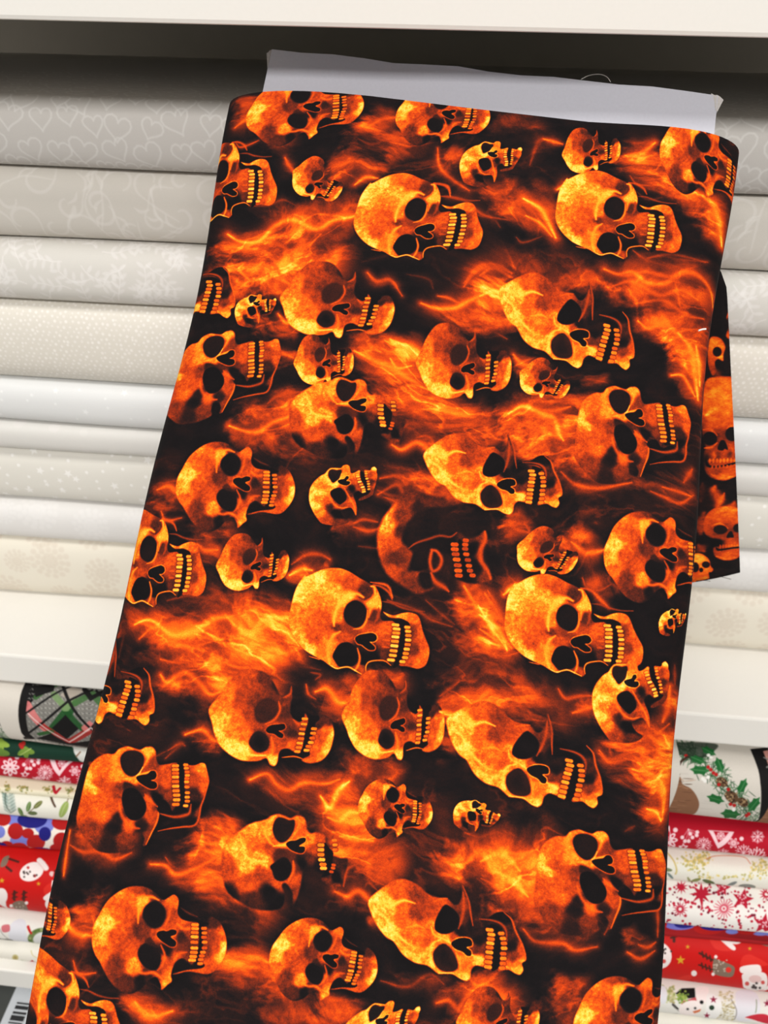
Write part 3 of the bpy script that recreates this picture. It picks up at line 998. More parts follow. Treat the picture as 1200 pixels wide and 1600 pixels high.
# --- price card lying on the base deck below the lowest board
cardz = Z_DECK + 0.0015
q = [at(x, y, 2, cardz) for x, y in ((23, 1548), (60, 1553))]
wv = q[1] - q[0]; wlen = np.linalg.norm(wv)
ctag = empty('price_card')
tag(ctag, 'white barcode card lying below the lowest board', 'card')
x0c, x1c = q[0][0], q[0][0] + wlen * 1.25
yc1 = q[0][1] + 0.03; yc0 = yc1 - 0.15
M_LABEL = plain('pale_card', (0.62, 0.65, 0.68), 0.6, 0.05, 300, 0.03)
M_INK = plain('black_ink', (0.02, 0.02, 0.022), 0.6, 0, 300, 0.1)
box('card', (x0c, yc0, Z_DECK), (x1c, yc1, cardz), M_LABEL, ctag, 0.0003)
yb = at(30, 1566, 2, cardz)[1]
k = 0
while yb > yc0 + 0.02:
    wbar = (0.0016, 0.0034, 0.0022, 0.0048, 0.0014, 0.0028)[k % 6]
    box('bar', (x0c + wlen * 0.30, yb - wbar, cardz), (x0c + wlen * 0.86, yb, cardz + 0.0002), M_INK, ctag, 0)
    yb -= wbar + (0.0014, 0.0022, 0.0012)[k % 3]; k += 1
# ------------------------------------------------------------------ the bolt with the flaming skulls
_l = np.array([1150, -6801, 1200.0]); _l /= np.linalg.norm(_l)
_h = np.array([1, 0.153, -0.0905]); _h -= _l * (_h @ _l); _h /= np.linalg.norm(_h)
B_UP, B_RIGHT = R @ _l, R @ _h                   # the bolt's long axis (towards its top) and its width axis
B_N = np.cross(B_RIGHT, B_UP); B_N = B_N if B_N @ (CAM - np.array([0, 0, 1.4])) > 0 else -B_N
B_O = (at(425, 78, 1, 0.040) + at(1122, 148, 1, 0.040)) / 2      # middle of the core board's top edge
T_HALF = 0.019                                   # half the thickness of the wound cloth


def on_bolt(u, w, off=T_HALF):
    """photo pixel -> (across, down) in metres on the bolt's front"""
    d = ray(u, w)
    o = B_O + B_N * off
    s = ((o - CAM) @ B_N) / (d @ B_N)
    q = CAM + d * s - o
    return np.array([q @ B_RIGHT, -(q @ B_UP)])


PPM = 4800.0                                     # print pixels per metre
S0, S1, T0, T1 = -0.150, 0.150, 0.0, 0.50
SW, SH = int((S1 - S0) * PPM), int((T1 - T0) * PPM)


def cv(u, w):
    s, t = on_bolt(u, w)
    return np.array([(s - S0) * PPM, (t - T0) * PPM])


VIEWS = dict(c2=(350, 0), c3=(750, 0), c4=(0, 350), c5=(350, 350), c6=(750, 350), d1=(0, 750), d2=(350, 750), d3=(750, 750),
             d4=(0, 1150), d5=(350, 1150), d6=(750, 1150))


def K(view, pts):
    o = VIEWS[view]
    return np.array([cv(o[0] + 0.375 * x, o[1] + 0.375 * y) for x, y in pts])


def field(X, Y, pts, vals):
    num = np.zeros(X.shape, np.float32); den = np.zeros(X.shape, np.float32)
    for (x, y), v in zip(pts, vals):
        w = 1.0 / ((X - x) ** 2 + (Y - y) ** 2 + 30.0) ** 2.3
        num += w * v; den += w
    return num / den


class Arch:
    """one kind of skull of the print, drawn once"""

    def __init__(self, ox, oy, sc, marks):
        self.f = lambda x, y: cv(ox + sc * x, oy + sc * y)
        c = np.array([self.f(x, y) for x, y in ((-520, -250), (1250, -250), (1250, 1300), (-520, 1300))])
        self.o = np.floor(c.min(0)); e = np.ceil(c.max(0))
        self.V = np.zeros((int(e[1] - self.o[1]), int(e[0] - self.o[0])), np.float32)
        self.A = np.zeros_like(self.V)
        self.marks = self.P(marks)
        self.k = np.linalg.norm(self.f(1000, 600) - self.f(0, 600)) / 1000.0      # print pixels per drawing unit
        self.n1 = spectral(self.V.shape, 1.5, 1, 1, 11, 6)
        self.n2 = spectral(self.V.shape, 1.1, 1, 1, 12, 20)

    def P(self, L):
        return np.array([self.f(x, y) for x, y in L]) - self.o

    def fill(self, pts, vals, soft=6.0, rim=0.05):
        p = smooth(self.P(pts), True, 4)
        r = poly_alpha(self.V.shape, p, max(soft * self.k, 0.7))
        sy, sx, al, sd, X, Y = r
        v = field(X, Y, self.P([q[:2] for q in vals]), [q[2] for q in vals])
        v = 0.61 + (v - 0.68) * 1.35
        v = v * (1 + 0.045 * self.n1[sy, sx] + 0.045 * self.n2[sy, sx])
        v = v * (1 - rim * np.exp(-(sd / (16 * self.k)) ** 2))
        self.over(sy, sx, v, al)

    def over(self, sy, sx, v, al):
        A = self.A[sy, sx]
        n = al + A * (1 - al)
        self.V[sy, sx] = np.where(n > 1e-4, (v * al + self.V[sy, sx] * A * (1 - al)) / np.maximum(n, 1e-4), self.V[sy, sx])
        self.A[sy, sx] = n

    def dark(self, pts, v=0.06, soft=9.0, op=1.0, inner=None):
        p = smooth(self.P(pts), True, 4)
        if inner is not None:                                   # a socket sinks in softly
            sy, sx, al = poly_alpha(self.V.shape, p, 34 * self.k)[:3]
            self.V[sy, sx] *= 1 - 0.33 * al
        r = poly_alpha(self.V.shape, p, max(soft * self.k, 0.6))
        sy, sx, al, sd = r[:4]
        al = al * op
        vv = v if inner is None else v + (inner - v) * sstep(sd / (70 * self.k))
        self.over(sy, sx, vv, al)

    def line(self, pts, w, v, op=0.85, taper=0.7):
        p = self.P(pts)
        p = smooth(p, False, 4) if len(p) > 2 else p
        r = line_alpha(self.V.shape, p, max(w * self.k * 1.25, 1.2), taper)
        if r is None:
            return
        sy, sx, al = r
        al = al * op
        self.over(sy, sx, v, al * (al > 0.02))

    def nose(self, pts, rimv=0.7, rw=9):
        self.line(list(pts) + [pts[0]], rw, rimv, 0.9, 0.0)
        self.dark(pts, 0.03, 4)

    def teeth(self, cs, ln, wd, d=(1, 0.1), v=0.84):
        d = np.array(d) / np.linalg.norm(d)
        ln = max(ln - 0.5 * wd, 6)
        for ph in (0, 1):
            for i, c in enumerate(cs):
                a = (c[0] - d[0] * ln / 2, c[1] - d[1] * ln / 2); b = (c[0] + d[0] * ln / 2, c[1] + d[1] * ln / 2)
                r = line_alpha(self.V.shape, self.P([a, b]), (wd * (1.25 if ph == 0 else 0.86)) * self.k, 0.0, max(2.6 * self.k, 0.5))
                if r is None:
                    continue
                sy, sx, al = r
                if ph == 0:
                    self.over(sy, sx, 0.26, al * 0.55)
                else:
                    self.over(sy, sx, v * (0.92 + 0.1 * math.sin(i * 2.7)), al)


def build_archetypes():
    D = {}
    # --- A: large bright skull, jaw set askew
    a = Arch(480, 860, 0.183333, [(405, 525), (305, 880), (795, 800)])
    left = [((350 + .375 * x - 480) / .183333, (750 + .375 * y - 860) / .183333) for x, y in
            ((395, 745), (335, 705), (288, 650), (266, 590), (275, 520), (298, 440), (335, 385))]
    a.line([(565, 275), (640, 300), (700, 350), (725, 410)], 20, 0.55)
    a.line([(640, 425), (720, 440), (800, 480), (900, 510), (1000, 520)], 16, 0.42)
    a.fill([(645, 515), (690, 535), (740, 548), (800, 532), (870, 525), (930, 545), (960, 590), (980, 680), (1010, 770), (1035, 840),
            (1030, 910), (1000, 990), (940, 1020), (890, 1012), (830, 997), (780, 992), (770, 965), (800, 930), (812, 860), (820, 780),
            (828, 700), (835, 640), (868, 640), (850, 605), (800, 578), (740, 572), (690, 560)],
           [(900, 560, .72), (960, 700, .68), (1010, 880, .74), (930, 980, .7), (905, 690, .5), (890, 850, .5), (800, 555, .78), (850, 960, .62), (1010, 790, .66), (700, 545, .75)])
    a.fill([(0, 190), (90, 150), (180, 125), (280, 125), (370, 160), (460, 220), (545, 270), (590, 300), (620, 370), (635, 440), (630, 500),
            (620, 550), (640, 590), (700, 595), (735, 600), (780, 640), (792, 700), (780, 760), (770, 830), (748, 900), (730, 960), (705, 992),
            (660, 948), (600, 942), (540, 950), (497, 965), (490, 1010), (480, 1050), (450, 1062), (420, 1042), (390, 1025), (340, 995),
            (280, 997), (235, 1007), (180, 978), (120, 932), (60, 905), (0, 890)] + left,
           [(60, 230, .92), (-150, 200, .9), (-60, 350, .93), (-300, 450, .95), (-250, 250, .88), (-200, 600, .82), (-100, 760, .85), (-150, 480, .78), (250, 320, .86), (120, 420, .76), (150, 560, .66),
            (300, 200, .70), (400, 260, .62), (490, 330, .45), (60, 700, .66), (0, 850, .92), (120, 860, .74), (590, 420, .86), (575, 560, .45),
            (330, 370, .85), (240, 560, .78), (190, 820, .78), (640, 680, .66), (670, 760, .58), (650, 900, .45), (560, 920, .26), (450, 930, .25), (430, 1010, .55),
            (520, 660, .6), (350, 650, .5), (240, 650, .5), (300, 720, .6), (480, 800, .35), (210, 700, .7), (340, 250, .62)])
    a.line([(440, 385), (490, 398), (540, 375), (556, 330), (550, 295)], 18, 0.34)
    a.line([(545, 290), (575, 300), (580, 360)], 22, 0.84)
    a.line([(222, 630), (224, 560), (258, 465), (330, 380), (420, 352), (480, 385)], 40, 0.9, 0.8)
    a.line([(600, 360), (575, 430), (535, 500), (520, 560)], 34, 0.84, 0.7)
    a.line([(610, 480), (600, 560), (570, 610)], 22, 0.45)
    a.dark([(300, 530), (325, 470), (350, 430), (405, 400), (460, 415), (500, 460), (515, 520), (500, 590), (465, 645), (410, 660), (350, 640), (310, 595)], 0.45, 12, 0.7)
    a.dark([(320, 480), (345, 440), (400, 412), (450, 425), (490, 465), (505, 520), (490, 580), (460, 630), (410, 648), (360, 628), (322, 590), (308, 530)], 0.13, 8, 1, 0.10)
    a.line([(512, 500), (500, 590), (455, 650), (390, 662)], 15, 0.74)
    a.line([(178, 960), (163, 880), (175, 790), (215, 715), (275, 680)], 32, 0.82, 0.8)
    a.dark([(240, 818), (280, 783), (340, 777), (392, 808), (412, 860), (412, 920), (385, 977), (330, 985), (262, 987), (225, 940), (205, 890)], 0.07, 8, 1, 0.03)
    a.line([(418, 830), (436, 910), (420, 980), (392, 1022)], 20, 0.72)
    a.line([(182, 975), (235, 1003), (290, 993), (340, 993), (400, 1028), (450, 1058)], 9, 0.92)
    a.line([(485, 1040), (490, 980), (530, 945), (640, 942), (700, 985)], 9, 0.8)
    for q in ((650, 640), (640, 700), (640, 760), (630, 820)):
        a.line([q, (q[0] + 55, q[1] + 8)], 14, 0.7, 0.5)
    a.nose([(400, 745), (430, 715), (490, 703), (545, 698), (580, 718), (586, 752), (560, 775), (525, 775), (550, 800), (570, 825), (560, 847), (520, 847), (485, 825), (455, 800), (420, 788)], 0.86)
    a.dark([(722, 590), (785, 600), (850, 605), (870, 640), (830, 650), (832, 700), (827, 770), (815, 850), (792, 930), (765, 985), (718, 1005), (745, 930), (767, 850), (782, 760), (792, 690), (775, 640)], 0.06, 5)
    a.teeth([(748, 632), (757, 668), (753, 703), (745, 737), (740, 775), (735, 815), (728, 858), (720, 898), (703, 938)], 58, 31, (1, .12))
    a.teeth([(850, 655), (856, 690), (857, 727), (855, 766), (850, 806), (841, 846), (832, 884), (825, 920), (802, 955)], 44, 31, (1, .1), 0.8)
    D['A'] = a
    # --- P: wide skull seen from the side of its jaw
    a = Arch(120, 1150, 0.183333, [(480, 225), (490, 600), (900, 400)])
    a.fill([(915, 225), (960, 240), (1010, 240), (1060, 220), (1095, 230), (1110, 280), (1128, 370), (1115, 430), (1085, 520), (1060, 600), (1040, 690),
            (1005, 760), (940, 775), (850, 780), (720, 815), (700, 800), (780, 760), (900, 700), (960, 650), (925, 600), (922, 480), (918, 400), (918, 300)],
           [(1060, 280, .72), (1000, 350, .6), (1090, 430, .64), (1000, 500, .38), (1040, 640, .52), (970, 740, .3), (800, 790, .2), (930, 600, .4), (960, 250, .6), (1000, 600, .25)])
    a.line([(1120, 400), (1085, 520), (1055, 600), (1040, 690), (1000, 760), (900, 775), (800, 790), (700, 815)], 14, 0.55)
    a.fill([(330, 160), (370, 115), (440, 90), (500, 105), (550, 115), (600, 90), (650, 90), (680, 130), (685, 190), (710, 240), (770, 235), (860, 225),
            (880, 290), (880, 380), (885, 470), (890, 560), (850, 600), (815, 640), (790, 580), (740, 545), (690, 600), (705, 660), (690, 740), (650, 830),
            (600, 935), (575, 940), (585, 880), (560, 830), (515, 830), (500, 900), (505, 960), (420, 1000), (330, 1020), (200, 1010), (120, 940), (60, 870), (10, 760),
            (40, 600), (70, 450), (110, 300), (180, 210), (260, 165)],
           [(100, 400, .86), (180, 300, .72), (200, 420, .64), (160, 480, .82), (80, 650, .64), (250, 690, .7), (150, 850, .52), (400, 900, .5), (340, 800, .3), (380, 720, .34),
            (440, 970, .45), (300, 940, .36), (340, 330, .78), (440, 110, .74), (620, 130, .78), (665, 220, .5), (600, 250, .55), (480, 380, .75), (400, 470, .5), (620, 560, .62),
            (550, 480, .42), (660, 700, .6), (620, 850, .5), (560, 780, .36), (450, 770, .66), (330, 620, .6), (780, 280, .64), (760, 400, .62), (690, 520, .2), (720, 470, .45),
            (800, 500, .52), (830, 600, .45), (230, 560, .66), (110, 560, .7)], 9)
    a.line([(370, 130), (335, 190), (330, 270), (355, 360), (385, 400)], 34, 0.78, 0.75)
    a.line([(560, 120), (600, 105), (620, 170), (590, 240), (560, 290)], 22, 0.82, 0.7)
    a.line([(400, 378), (470, 365), (525, 340), (580, 322), (640, 300)], 18, 0.8)
    a.dark([(385, 190), (420, 140), (480, 123), (540, 133), (577, 170), (577, 230), (555, 290), (520, 335), (470, 350), (420, 320), (390, 260)], 0.17, 9, 1, 0.13)
    a.line([(572, 265), (545, 318), (515, 345)], 8, 0.9)
    a.dark([(410, 412), (460, 402), (540, 455), (580, 520), (430, 500)], 0.22, 16)
    a.dark([(415, 480), (470, 450), (530, 470), (580, 540), (602, 600), (592, 660), (550, 712), (490, 727), (445, 700), (418, 640), (400, 560)], 0.05, 8)
    a.line([(375, 590), (395, 680), (440, 750), (500, 790), (545, 797)], 34, 0.66, 0.7)
    a.line([(695, 600), (706, 660), (690, 740), (650, 825), (600, 935)], 11, 0.7)
    a.line([(590, 500), (640, 560), (690, 600)], 24, 0.6, 0.6)
    a.nose([(518, 355), (560, 335), (610, 325), (640, 298), (672, 298), (687, 330), (675, 365), (640, 380), (682, 395), (692, 430), (670, 452), (630, 450), (580, 425), (535, 390)], 0.7)
    a.dark([(695, 615), (740, 580), (790, 590), (830, 655), (900, 620), (945, 630), (900, 665), (820, 678), (720, 662)], 0.07, 6)
    a.line([(720, 665), (830, 690), (920, 675), (962, 650), (975, 580)], 24, 0.5)
    a.dark([(862, 215), (914, 215), (918, 300), (918, 400), (925, 480), (918, 560), (905, 612), (855, 620), (885, 560), (885, 460), (878, 380), (878, 300)], 0.05, 5)
    a.teeth([(845, 250), (845, 282), (845, 313), (845, 346), (845, 385), (847, 425), (850, 465), (855, 502), (855, 542), (848, 582)], 52, 30, (1, -.03), 0.74)
    a.teeth([(932, 240), (937, 268), (944, 300), (946, 330), (942, 357), (940, 386), (942, 430), (945, 480), (943, 518), (944, 552), (930, 592)], 34, 27, (1, 0), 0.70)
    D['P'] = a
    # --- F: full face with a round chin
    a = Arch(150, 1370, 0.183333, [(515, 330), (475, 670), (890, 560)])
    a.fill([(870, 345), (930, 335), (1000, 350), (1060, 400), (1095, 480), (1110, 560), (1100, 650), (1060, 730), (1000, 800), (940, 825), (860, 812), (780, 802),
            (680, 825), (670, 815), (780, 785), (900, 770), (890, 730), (905, 650), (912, 560), (915, 450), (960, 410), (920, 385)],
           [(1000, 380, .42), (930, 350, .3), (1070, 500, .66), (1095, 600, .9), (1055, 690, .84), (980, 500, .55), (960, 620, .5), (960, 790, .62), (780, 800, .58), (1000, 750, .66), (1010, 600, .62)])
    a.line([(735, 270), (800, 315), (870, 345)], 12, 0.3)
    a.fill([(60, 350), (130, 230), (220, 150), (310, 105), (390, 95), (470, 110), (530, 150), (590, 205), (640, 180), (680, 160), (715, 190), (718, 240), (710, 310),
            (740, 360), (800, 380), (865, 385), (882, 430), (884, 530), (872, 620), (852, 690), (820, 742), (790, 720), (740, 690), (690, 720), (665, 770), (650, 830),
            (655, 880), (620, 910), (570, 952), (562, 910), (530, 850), (480, 862), (440, 900), (390, 950), (300, 985), (200, 940), (130, 860), (70, 740), (20, 660), (0, 560), (15, 440)],
           [(200, 200, .74), (390, 110, .55), (480, 125, .48), (520, 150, .4), (300, 320, .64), (330, 230, .7), (130, 420, .9), (60, 540, .88), (80, 650, .7), (200, 500, .66), (300, 600, .62), (200, 750, .5),
            (300, 900, .42), (350, 770, .78), (420, 220, .86), (420, 450, .46), (690, 210, .7), (650, 330, .55), (570, 465, .62), (610, 630, .3), (590, 700, .62), (640, 850, .78),
            (520, 800, .55), (400, 890, .3), (470, 850, .4), (720, 400, .64), (800, 470, .58), (740, 600, .45), (780, 680, .5), (700, 680, .6), (660, 480, .6), (740, 510, .38), (230, 300, .7)], 7)
    a.line([(385, 400), (392, 300), (430, 215), (490, 182), (555, 208)], 30, 0.78, 0.8)
    a.line([(345, 740), (390, 800), (440, 815), (500, 805), (550, 835), (580, 870)], 22, 0.74, 0.7)
    a.line([(665, 180), (650, 250), (640, 340), (610, 410)], 22, 0.66, 0.6)
    a.line([(570, 580), (600, 660), (580, 740), (540, 790)], 20, 0.66, 0.7)
    a.dark([(445, 262), (490, 225), (542, 222), (592, 258), (613, 310), (603, 370), (572, 422), (515, 442), (462, 412), (426, 350), (426, 300)], 0.10, 13, 1, 0.05)
    a.dark([(398, 600), (440, 566), (500, 562), (547, 600), (568, 660), (562, 730), (530, 782), (480, 784), (428, 752), (392, 700), (382, 650)], 0.12, 9, 1, 0.07)
    a.dark([(440, 560), (480, 515), (520, 560), (540, 600)], 0.22, 10, 0.8)
    a.nose([(538, 500), (550, 470), (590, 460), (620, 465), (660, 450), (697, 460), (692, 490), (650, 510), (692, 550), (687, 587), (650, 592), (610, 570), (570, 540)], 0.62)
    a.dark([(715, 272), (760, 310), (850, 358), (955, 400), (930, 412), (880, 392), (800, 380), (740, 352)], 0.05, 6)
    a.dark([(660, 790), (700, 735), (740, 705), (790, 735), (822, 752), (880, 742), (922, 745), (900, 772), (780, 785), (690, 806)], 0.05, 6)
    a.line([(705, 400), (750, 440), (810, 440), (850, 400)], 22, 0.74, 0.6)
    a.line([(680, 690), (720, 650), (780, 640)], 24, 0.66, 0.6)
    a.dark([(880, 385), (912, 380), (917, 450), (914, 530), (907, 600), (901, 650), (880, 722), (835, 752), (860, 690), (875, 620), (885, 530)], 0.05, 4.5)
    a.teeth([(850, 412), (850, 443), (846, 476), (845, 512), (842, 557), (842, 606), (838, 642), (832, 676), (823, 706)], 54, 29, (1, .05), 0.74)
    a.teeth([(922, 442), (926, 480), (922, 516), (927, 557), (925, 606), (912, 642), (902, 672), (893, 702), (888, 736)], 38, 28, (1, 0), 0.66)
    D['F'] = a
    # --- T: tilted skull with a pointed cheek and a round jaw
    a = Arch(300, 1010, 0.191667, [(605, 520), (560, 775), (930, 760)])
    a.fill([(1000, 620), (1060, 590), (1110, 620), (1140, 720), (1132, 800), (1107, 880), (1060, 942), (1000, 967), (940, 967), (890, 937), (950, 902), (930, 850), (960, 770), (985, 690)],
           [(1090, 620, .42), (1125, 760, .8), (1092, 860, .88), (1030, 940, .72), (950, 950, .68), (1030, 760, .66), (1000, 850, .68), (1020, 650, .4), (960, 900, .6), (1070, 720, .72)], 8)
    a.fill([(150, 500), (220, 400), (300, 280), (400, 195), (500, 190), (600, 230), (660, 310), (690, 370), (725, 420), (770, 400), (790, 350), (806, 420), (796, 480), (795, 550),
            (820, 600), (870, 630), (900, 600), (910, 565), (937, 620), (918, 700), (908, 750), (902, 830), (870, 887), (830, 870), (780, 842), (730, 852), (712, 890), (702, 950),
            (680, 977), (645, 962), (617, 912), (560, 930), (480, 930), (400, 912), (320, 862), (250, 792), (205, 700), (183, 620)],
           [(450, 200, .62), (600, 260, .48), (680, 340, .38), (640, 390, .48), (300, 380, .74), (400, 400, .58), (200, 450, .76), (250, 600, .84), (230, 700, .92), (320, 780, .95), (420, 850, .9), (330, 680, .78),
            (400, 620, .72), (480, 560, .56), (540, 440, .5), (740, 460, .5), (770, 530, .42), (560, 650, .55), (450, 730, .74), (650, 800, .62), (665, 930, .88), (560, 890, .72),
            (700, 840, .62), (830, 650, .5), (800, 720, .42), (800, 810, .68), (880, 640, .58), (660, 760, .55), (770, 770, .55), (460, 330, .58)], 8)
    a.line([(430, 780), (448, 840), (500, 880), (610, 888)], 20, 0.95, 0.8)
    a.line([(650, 740), (665, 830), (660, 900)], 24, 0.74, 0.6)
    a.line([(735, 430), (790, 400), (797, 340)], 14, 0.55, 0.6)
    a.line([(820, 610), (860, 650), (900, 620)], 18, 0.62, 0.6)
    a.dark([(520, 500), (560, 445), (620, 430), (675, 460), (695, 520), (670, 580), (620, 617), (560, 622), (520, 580)], 0.24, 12, 1, 0.22)
    a.line([(700, 460), (712, 530), (670, 605), (600, 635)], 16, 0.58, 0.8)
    a.dark([(478, 780), (490, 738), (520, 700), (560, 693), (607, 720), (637, 780), (622, 837), (580, 862), (530, 852), (490, 812)], 0.20, 9, 1, 0.04)
    a.nose([(608, 680), (640, 650), (700, 643), (747, 643), (757, 675), (730, 692), (705, 695), (742, 725), (737, 752), (710, 747), (670, 717), (625, 707)], 0.58)
    a.dark([(715, 882), (760, 852), (860, 890), (950, 900), (900, 908), (740, 906)], 0.04, 5)
    a.line([(735, 912), (830, 907), (895, 928)], 8, 0.72)
    a.dark([(922, 565), (968, 580), (1015, 590), (1020, 620), (988, 650), (977, 720), (957, 770), (942, 830), (950, 902), (875, 893), (895, 840), (911, 760), (926, 690), (937, 620)], 0.05, 5)
    a.teeth([(908, 608), (902, 650), (891, 690), (886, 727), (881, 766), (872, 802), (866, 837), (856, 868)], 42, 25, (1, .12), 0.74)
    a.teeth([(982, 692), (976, 727), (970, 766), (960, 801), (942, 832), (928, 862)], 38, 27, (1, .1), 0.72)
    D['T'] = a
    # --- M: gaping skull under tall flames
    a = Arch(690, 1070, 0.216667, [(620, 410), (550, 690), (950, 670)])
    a.fill([(850, 432), (920, 438), (990, 408), (1050, 410), (1090, 450), (1105, 540), (1130, 640), (1152, 720), (1147, 780), (1112, 800), (1112, 850), (1080, 882), (1040, 862),
            (1000, 832), (930, 832), (940, 790), (975, 690), (990, 610), (1012, 540), (985, 492), (920, 462)],
           [(1060, 430, .3), (1000, 425, .26), (1080, 560, .42), (1135, 700, .64), (1105, 800, .76), (1070, 860, .84), (1020, 820, .76), (1060, 660, .32), (1030, 600, .4), (900, 448, .28), (1060, 740, .5)])
    a.line([(860, 436), (950, 458), (1010, 490), (1038, 540), (1032, 620)], 18, 0.46)
    a.line([(1050, 412), (1095, 470), (1110, 560), (1140, 660), (1150, 740)], 12, 0.6)
    a.fill([(60, 210), (180, 130), (330, 80), (450, 140), (520, 220), (600, 250), (650, 258), (690, 310), (730, 305), (765, 240), (775, 170), (800, 280), (806, 400), (800, 480),
            (830, 500), (900, 498), (945, 540), (932, 600), (907, 680), (897, 750), (880, 815), (830, 792), (770, 770), (730, 800), (712, 850), (680, 872), (640, 852), (600, 812),
            (540, 800), (480, 797), (410, 732), (320, 700), (240, 630), (190, 530), (130, 470), (90, 400), (60, 300)],
           [(80, 220, .96), (200, 270, .88), (140, 350, .84), (180, 460, .9), (260, 560, .82), (330, 660, .84), (300, 380, .70), (300, 180, .66), (430, 200, .55), (450, 300, .56), (400, 330, .54), (550, 270, .62),
            (480, 450, .74), (400, 540, .72), (500, 360, .6), (760, 300, .48), (730, 420, .42), (800, 480, .3), (650, 560, .58), (580, 560, .82), (440, 660, .88), (700, 760, .74), (665, 850, .86), (520, 800, .8),
            (820, 590, .3), (860, 660, .5), (800, 740, .9), (850, 770, .8), (790, 650, .48), (700, 510, .3), (870, 540, .35), (350, 450, .74), (300, 280, .74)], 8)
    a.line([(90, 270), (160, 350), (200, 440), (260, 520), (300, 560)], 22, 0.98, 0.7)
    a.line([(70, 215), (140, 230), (200, 270), (270, 250), (330, 240), (400, 270)], 26, 0.97, 0.7)
    a.line([(110, 430), (150, 490), (200, 520)], 14, 0.9, 0.6)
    a.line([(300, 440), (380, 430), (440, 460)], 16, 0.86, 0.5)
    a.line([(545, 275), (600, 262), (650, 262)], 14, 0.66, 0.6)
    a.line([(782, 180), (806, 300), (802, 400), (802, 480)], 12, 0.5)
    a.line([(690, 490), (735, 410), (765, 310), (775, 230)], 22, 0.55, 0.6)
    a.dark([(620, 308), (662, 328), (703, 378), (708, 430), (682, 477), (620, 512), (560, 512), (518, 480), (523, 430), (560, 368)], 0.045, 8)
    a.line([(490, 450), (500, 510), (560, 550), (620, 590)], 16, 0.9, 0.7)
    a.dark([(550, 583), (602, 618), (632, 690), (637, 760), (600, 792), (540, 792), (488, 762), (463, 700), (478, 630)], 0.24, 8, 1, 0.13)
    a.line([(460, 745), (445, 690), (452, 620), (485, 570), (540, 555)], 17, 0.92, 0.8)
    a.line([(640, 660), (655, 740), (640, 800)], 18, 0.78, 0.7)
    a.line([(480, 795), (540, 800), (590, 810), (640, 850), (680, 868)], 10, 0.9)
    a.nose([(616, 590), (660, 563), (720, 558), (768, 578), (768, 622), (725, 630), (752, 660), (748, 692), (718, 692), (690, 660), (640, 632)], 0.9)
    a.line([(755, 690), (800, 720), (840, 745)], 26, 0.94, 0.7)
    a.dark([(930, 490), (975, 500), (1015, 530), (992, 545), (992, 600), (980, 660), (960, 720), (940, 800), (878, 822), (900, 740), (920, 660), (945, 580)], 0.035, 5)
    a.teeth([(920, 525), (926, 560), (916, 592), (906, 622), (896, 653), (886, 687), (876, 722), (866, 757), (856, 792)], 48, 31, (1, .25), 0.74)
    a.teeth([(1000, 562), (1006, 600), (1006, 636), (1000, 672), (986, 711), (980, 746), (970, 782), (957, 815)], 38, 31, (1, .12), 0.68)
    D['M'] = a
    # --- B: smaller bright skull looking upwards
    a = Arch(910, 1010, 0.125, [(480, 330), (580, 690), (930, 400)])
    a.fill([(910, 225), (990, 225), (1010, 180), (1050, 160), (1085, 200), (1090, 250), (1110, 310), (1107, 420), (1092, 540), (1080, 640), (1020, 705), (900, 765), (885, 725), (1000, 645),
            (1030, 580), (1000, 500), (960, 400), (920, 300)],
           [(1050, 180, .88), (1000, 280, .55), (1095, 330, .66), (1050, 450, .42), (1070, 600, .5), (950, 710, .45), (970, 240, .72), (1085, 480, .6)])
    a.fill([(150, 560), (190, 460), (270, 360), (340, 310), (370, 260), (420, 220), (500, 220), (555, 210), (590, 160), (640, 145), (680, 170), (700, 230), (720, 290), (780, 270),
            (830, 230), (860, 270), (872, 340), (902, 420), (942, 500), (972, 560), (952, 622), (920, 632), (860, 592), (810, 620), (800, 680), (840, 780), (870, 880), (877, 980), (870, 1022),
            (830, 950), (780, 890), (700, 915), (640, 960), (700, 1060), (790, 1120), (700, 1190), (560, 1210), (400, 1190), (330, 1130), (260, 1030), (190, 900), (150, 780), (140, 650)],
           [(230, 500, .75), (180, 600, .86), (250, 640, .97), (300, 750, .78), (270, 880, .94), (350, 980, .72), (450, 1100, .58), (650, 1150, .46), (350, 330, .82), (420, 235, .82), (640, 210, .74),
            (600, 300, .74), (480, 480, .92), (390, 560, .82), (420, 780, .66), (560, 890, .62), (700, 900, .55), (790, 820, .64), (850, 960, .62), (700, 620, .48), (630, 540, .62), (760, 560, .3),
            (750, 330, .76), (780, 420, .62), (850, 540, .55), (640, 1010, .22), (560, 960, .26), (500, 900, .4)], 9)
    a.line([(345, 400), (350, 330), (400, 240), (440, 222), (550, 215)], 20, 0.85)
    a.line([(350, 420), (400, 470), (470, 480), (540, 440)], 20, 0.86)
    a.line([(430, 560), (425, 650), (470, 750), (540, 850), (640, 900), (740, 880)], 26, 0.7, 0.7)
    a.line([(640, 540), (700, 640), (760, 740), (820, 840), (870, 1000)], 22, 0.7, 0.7)
    a.dark([(390, 270), (430, 235), (500, 245), (570, 240), (577, 310), (562, 390), (510, 442), (470, 467), (430, 420), (390, 350)], 0.20, 9, 1, 0.14)
    a.line([(578, 300), (565, 390), (520, 450)], 12, 0.95)
    a.dark([(540, 556), (600, 556), (652, 610), (693, 690), (693, 760), (650, 812), (610, 838), (550, 792), (478, 710), (452, 640), (478, 590)], 0.10, 9, 1, 0.03)
    a.nose([(538, 430), (580, 405), (630, 390), (650, 350), (682, 343), (692, 380), (665, 425), (712, 430), (722, 470), (690, 502), (630, 502), (570, 477)], 0.92, 11)
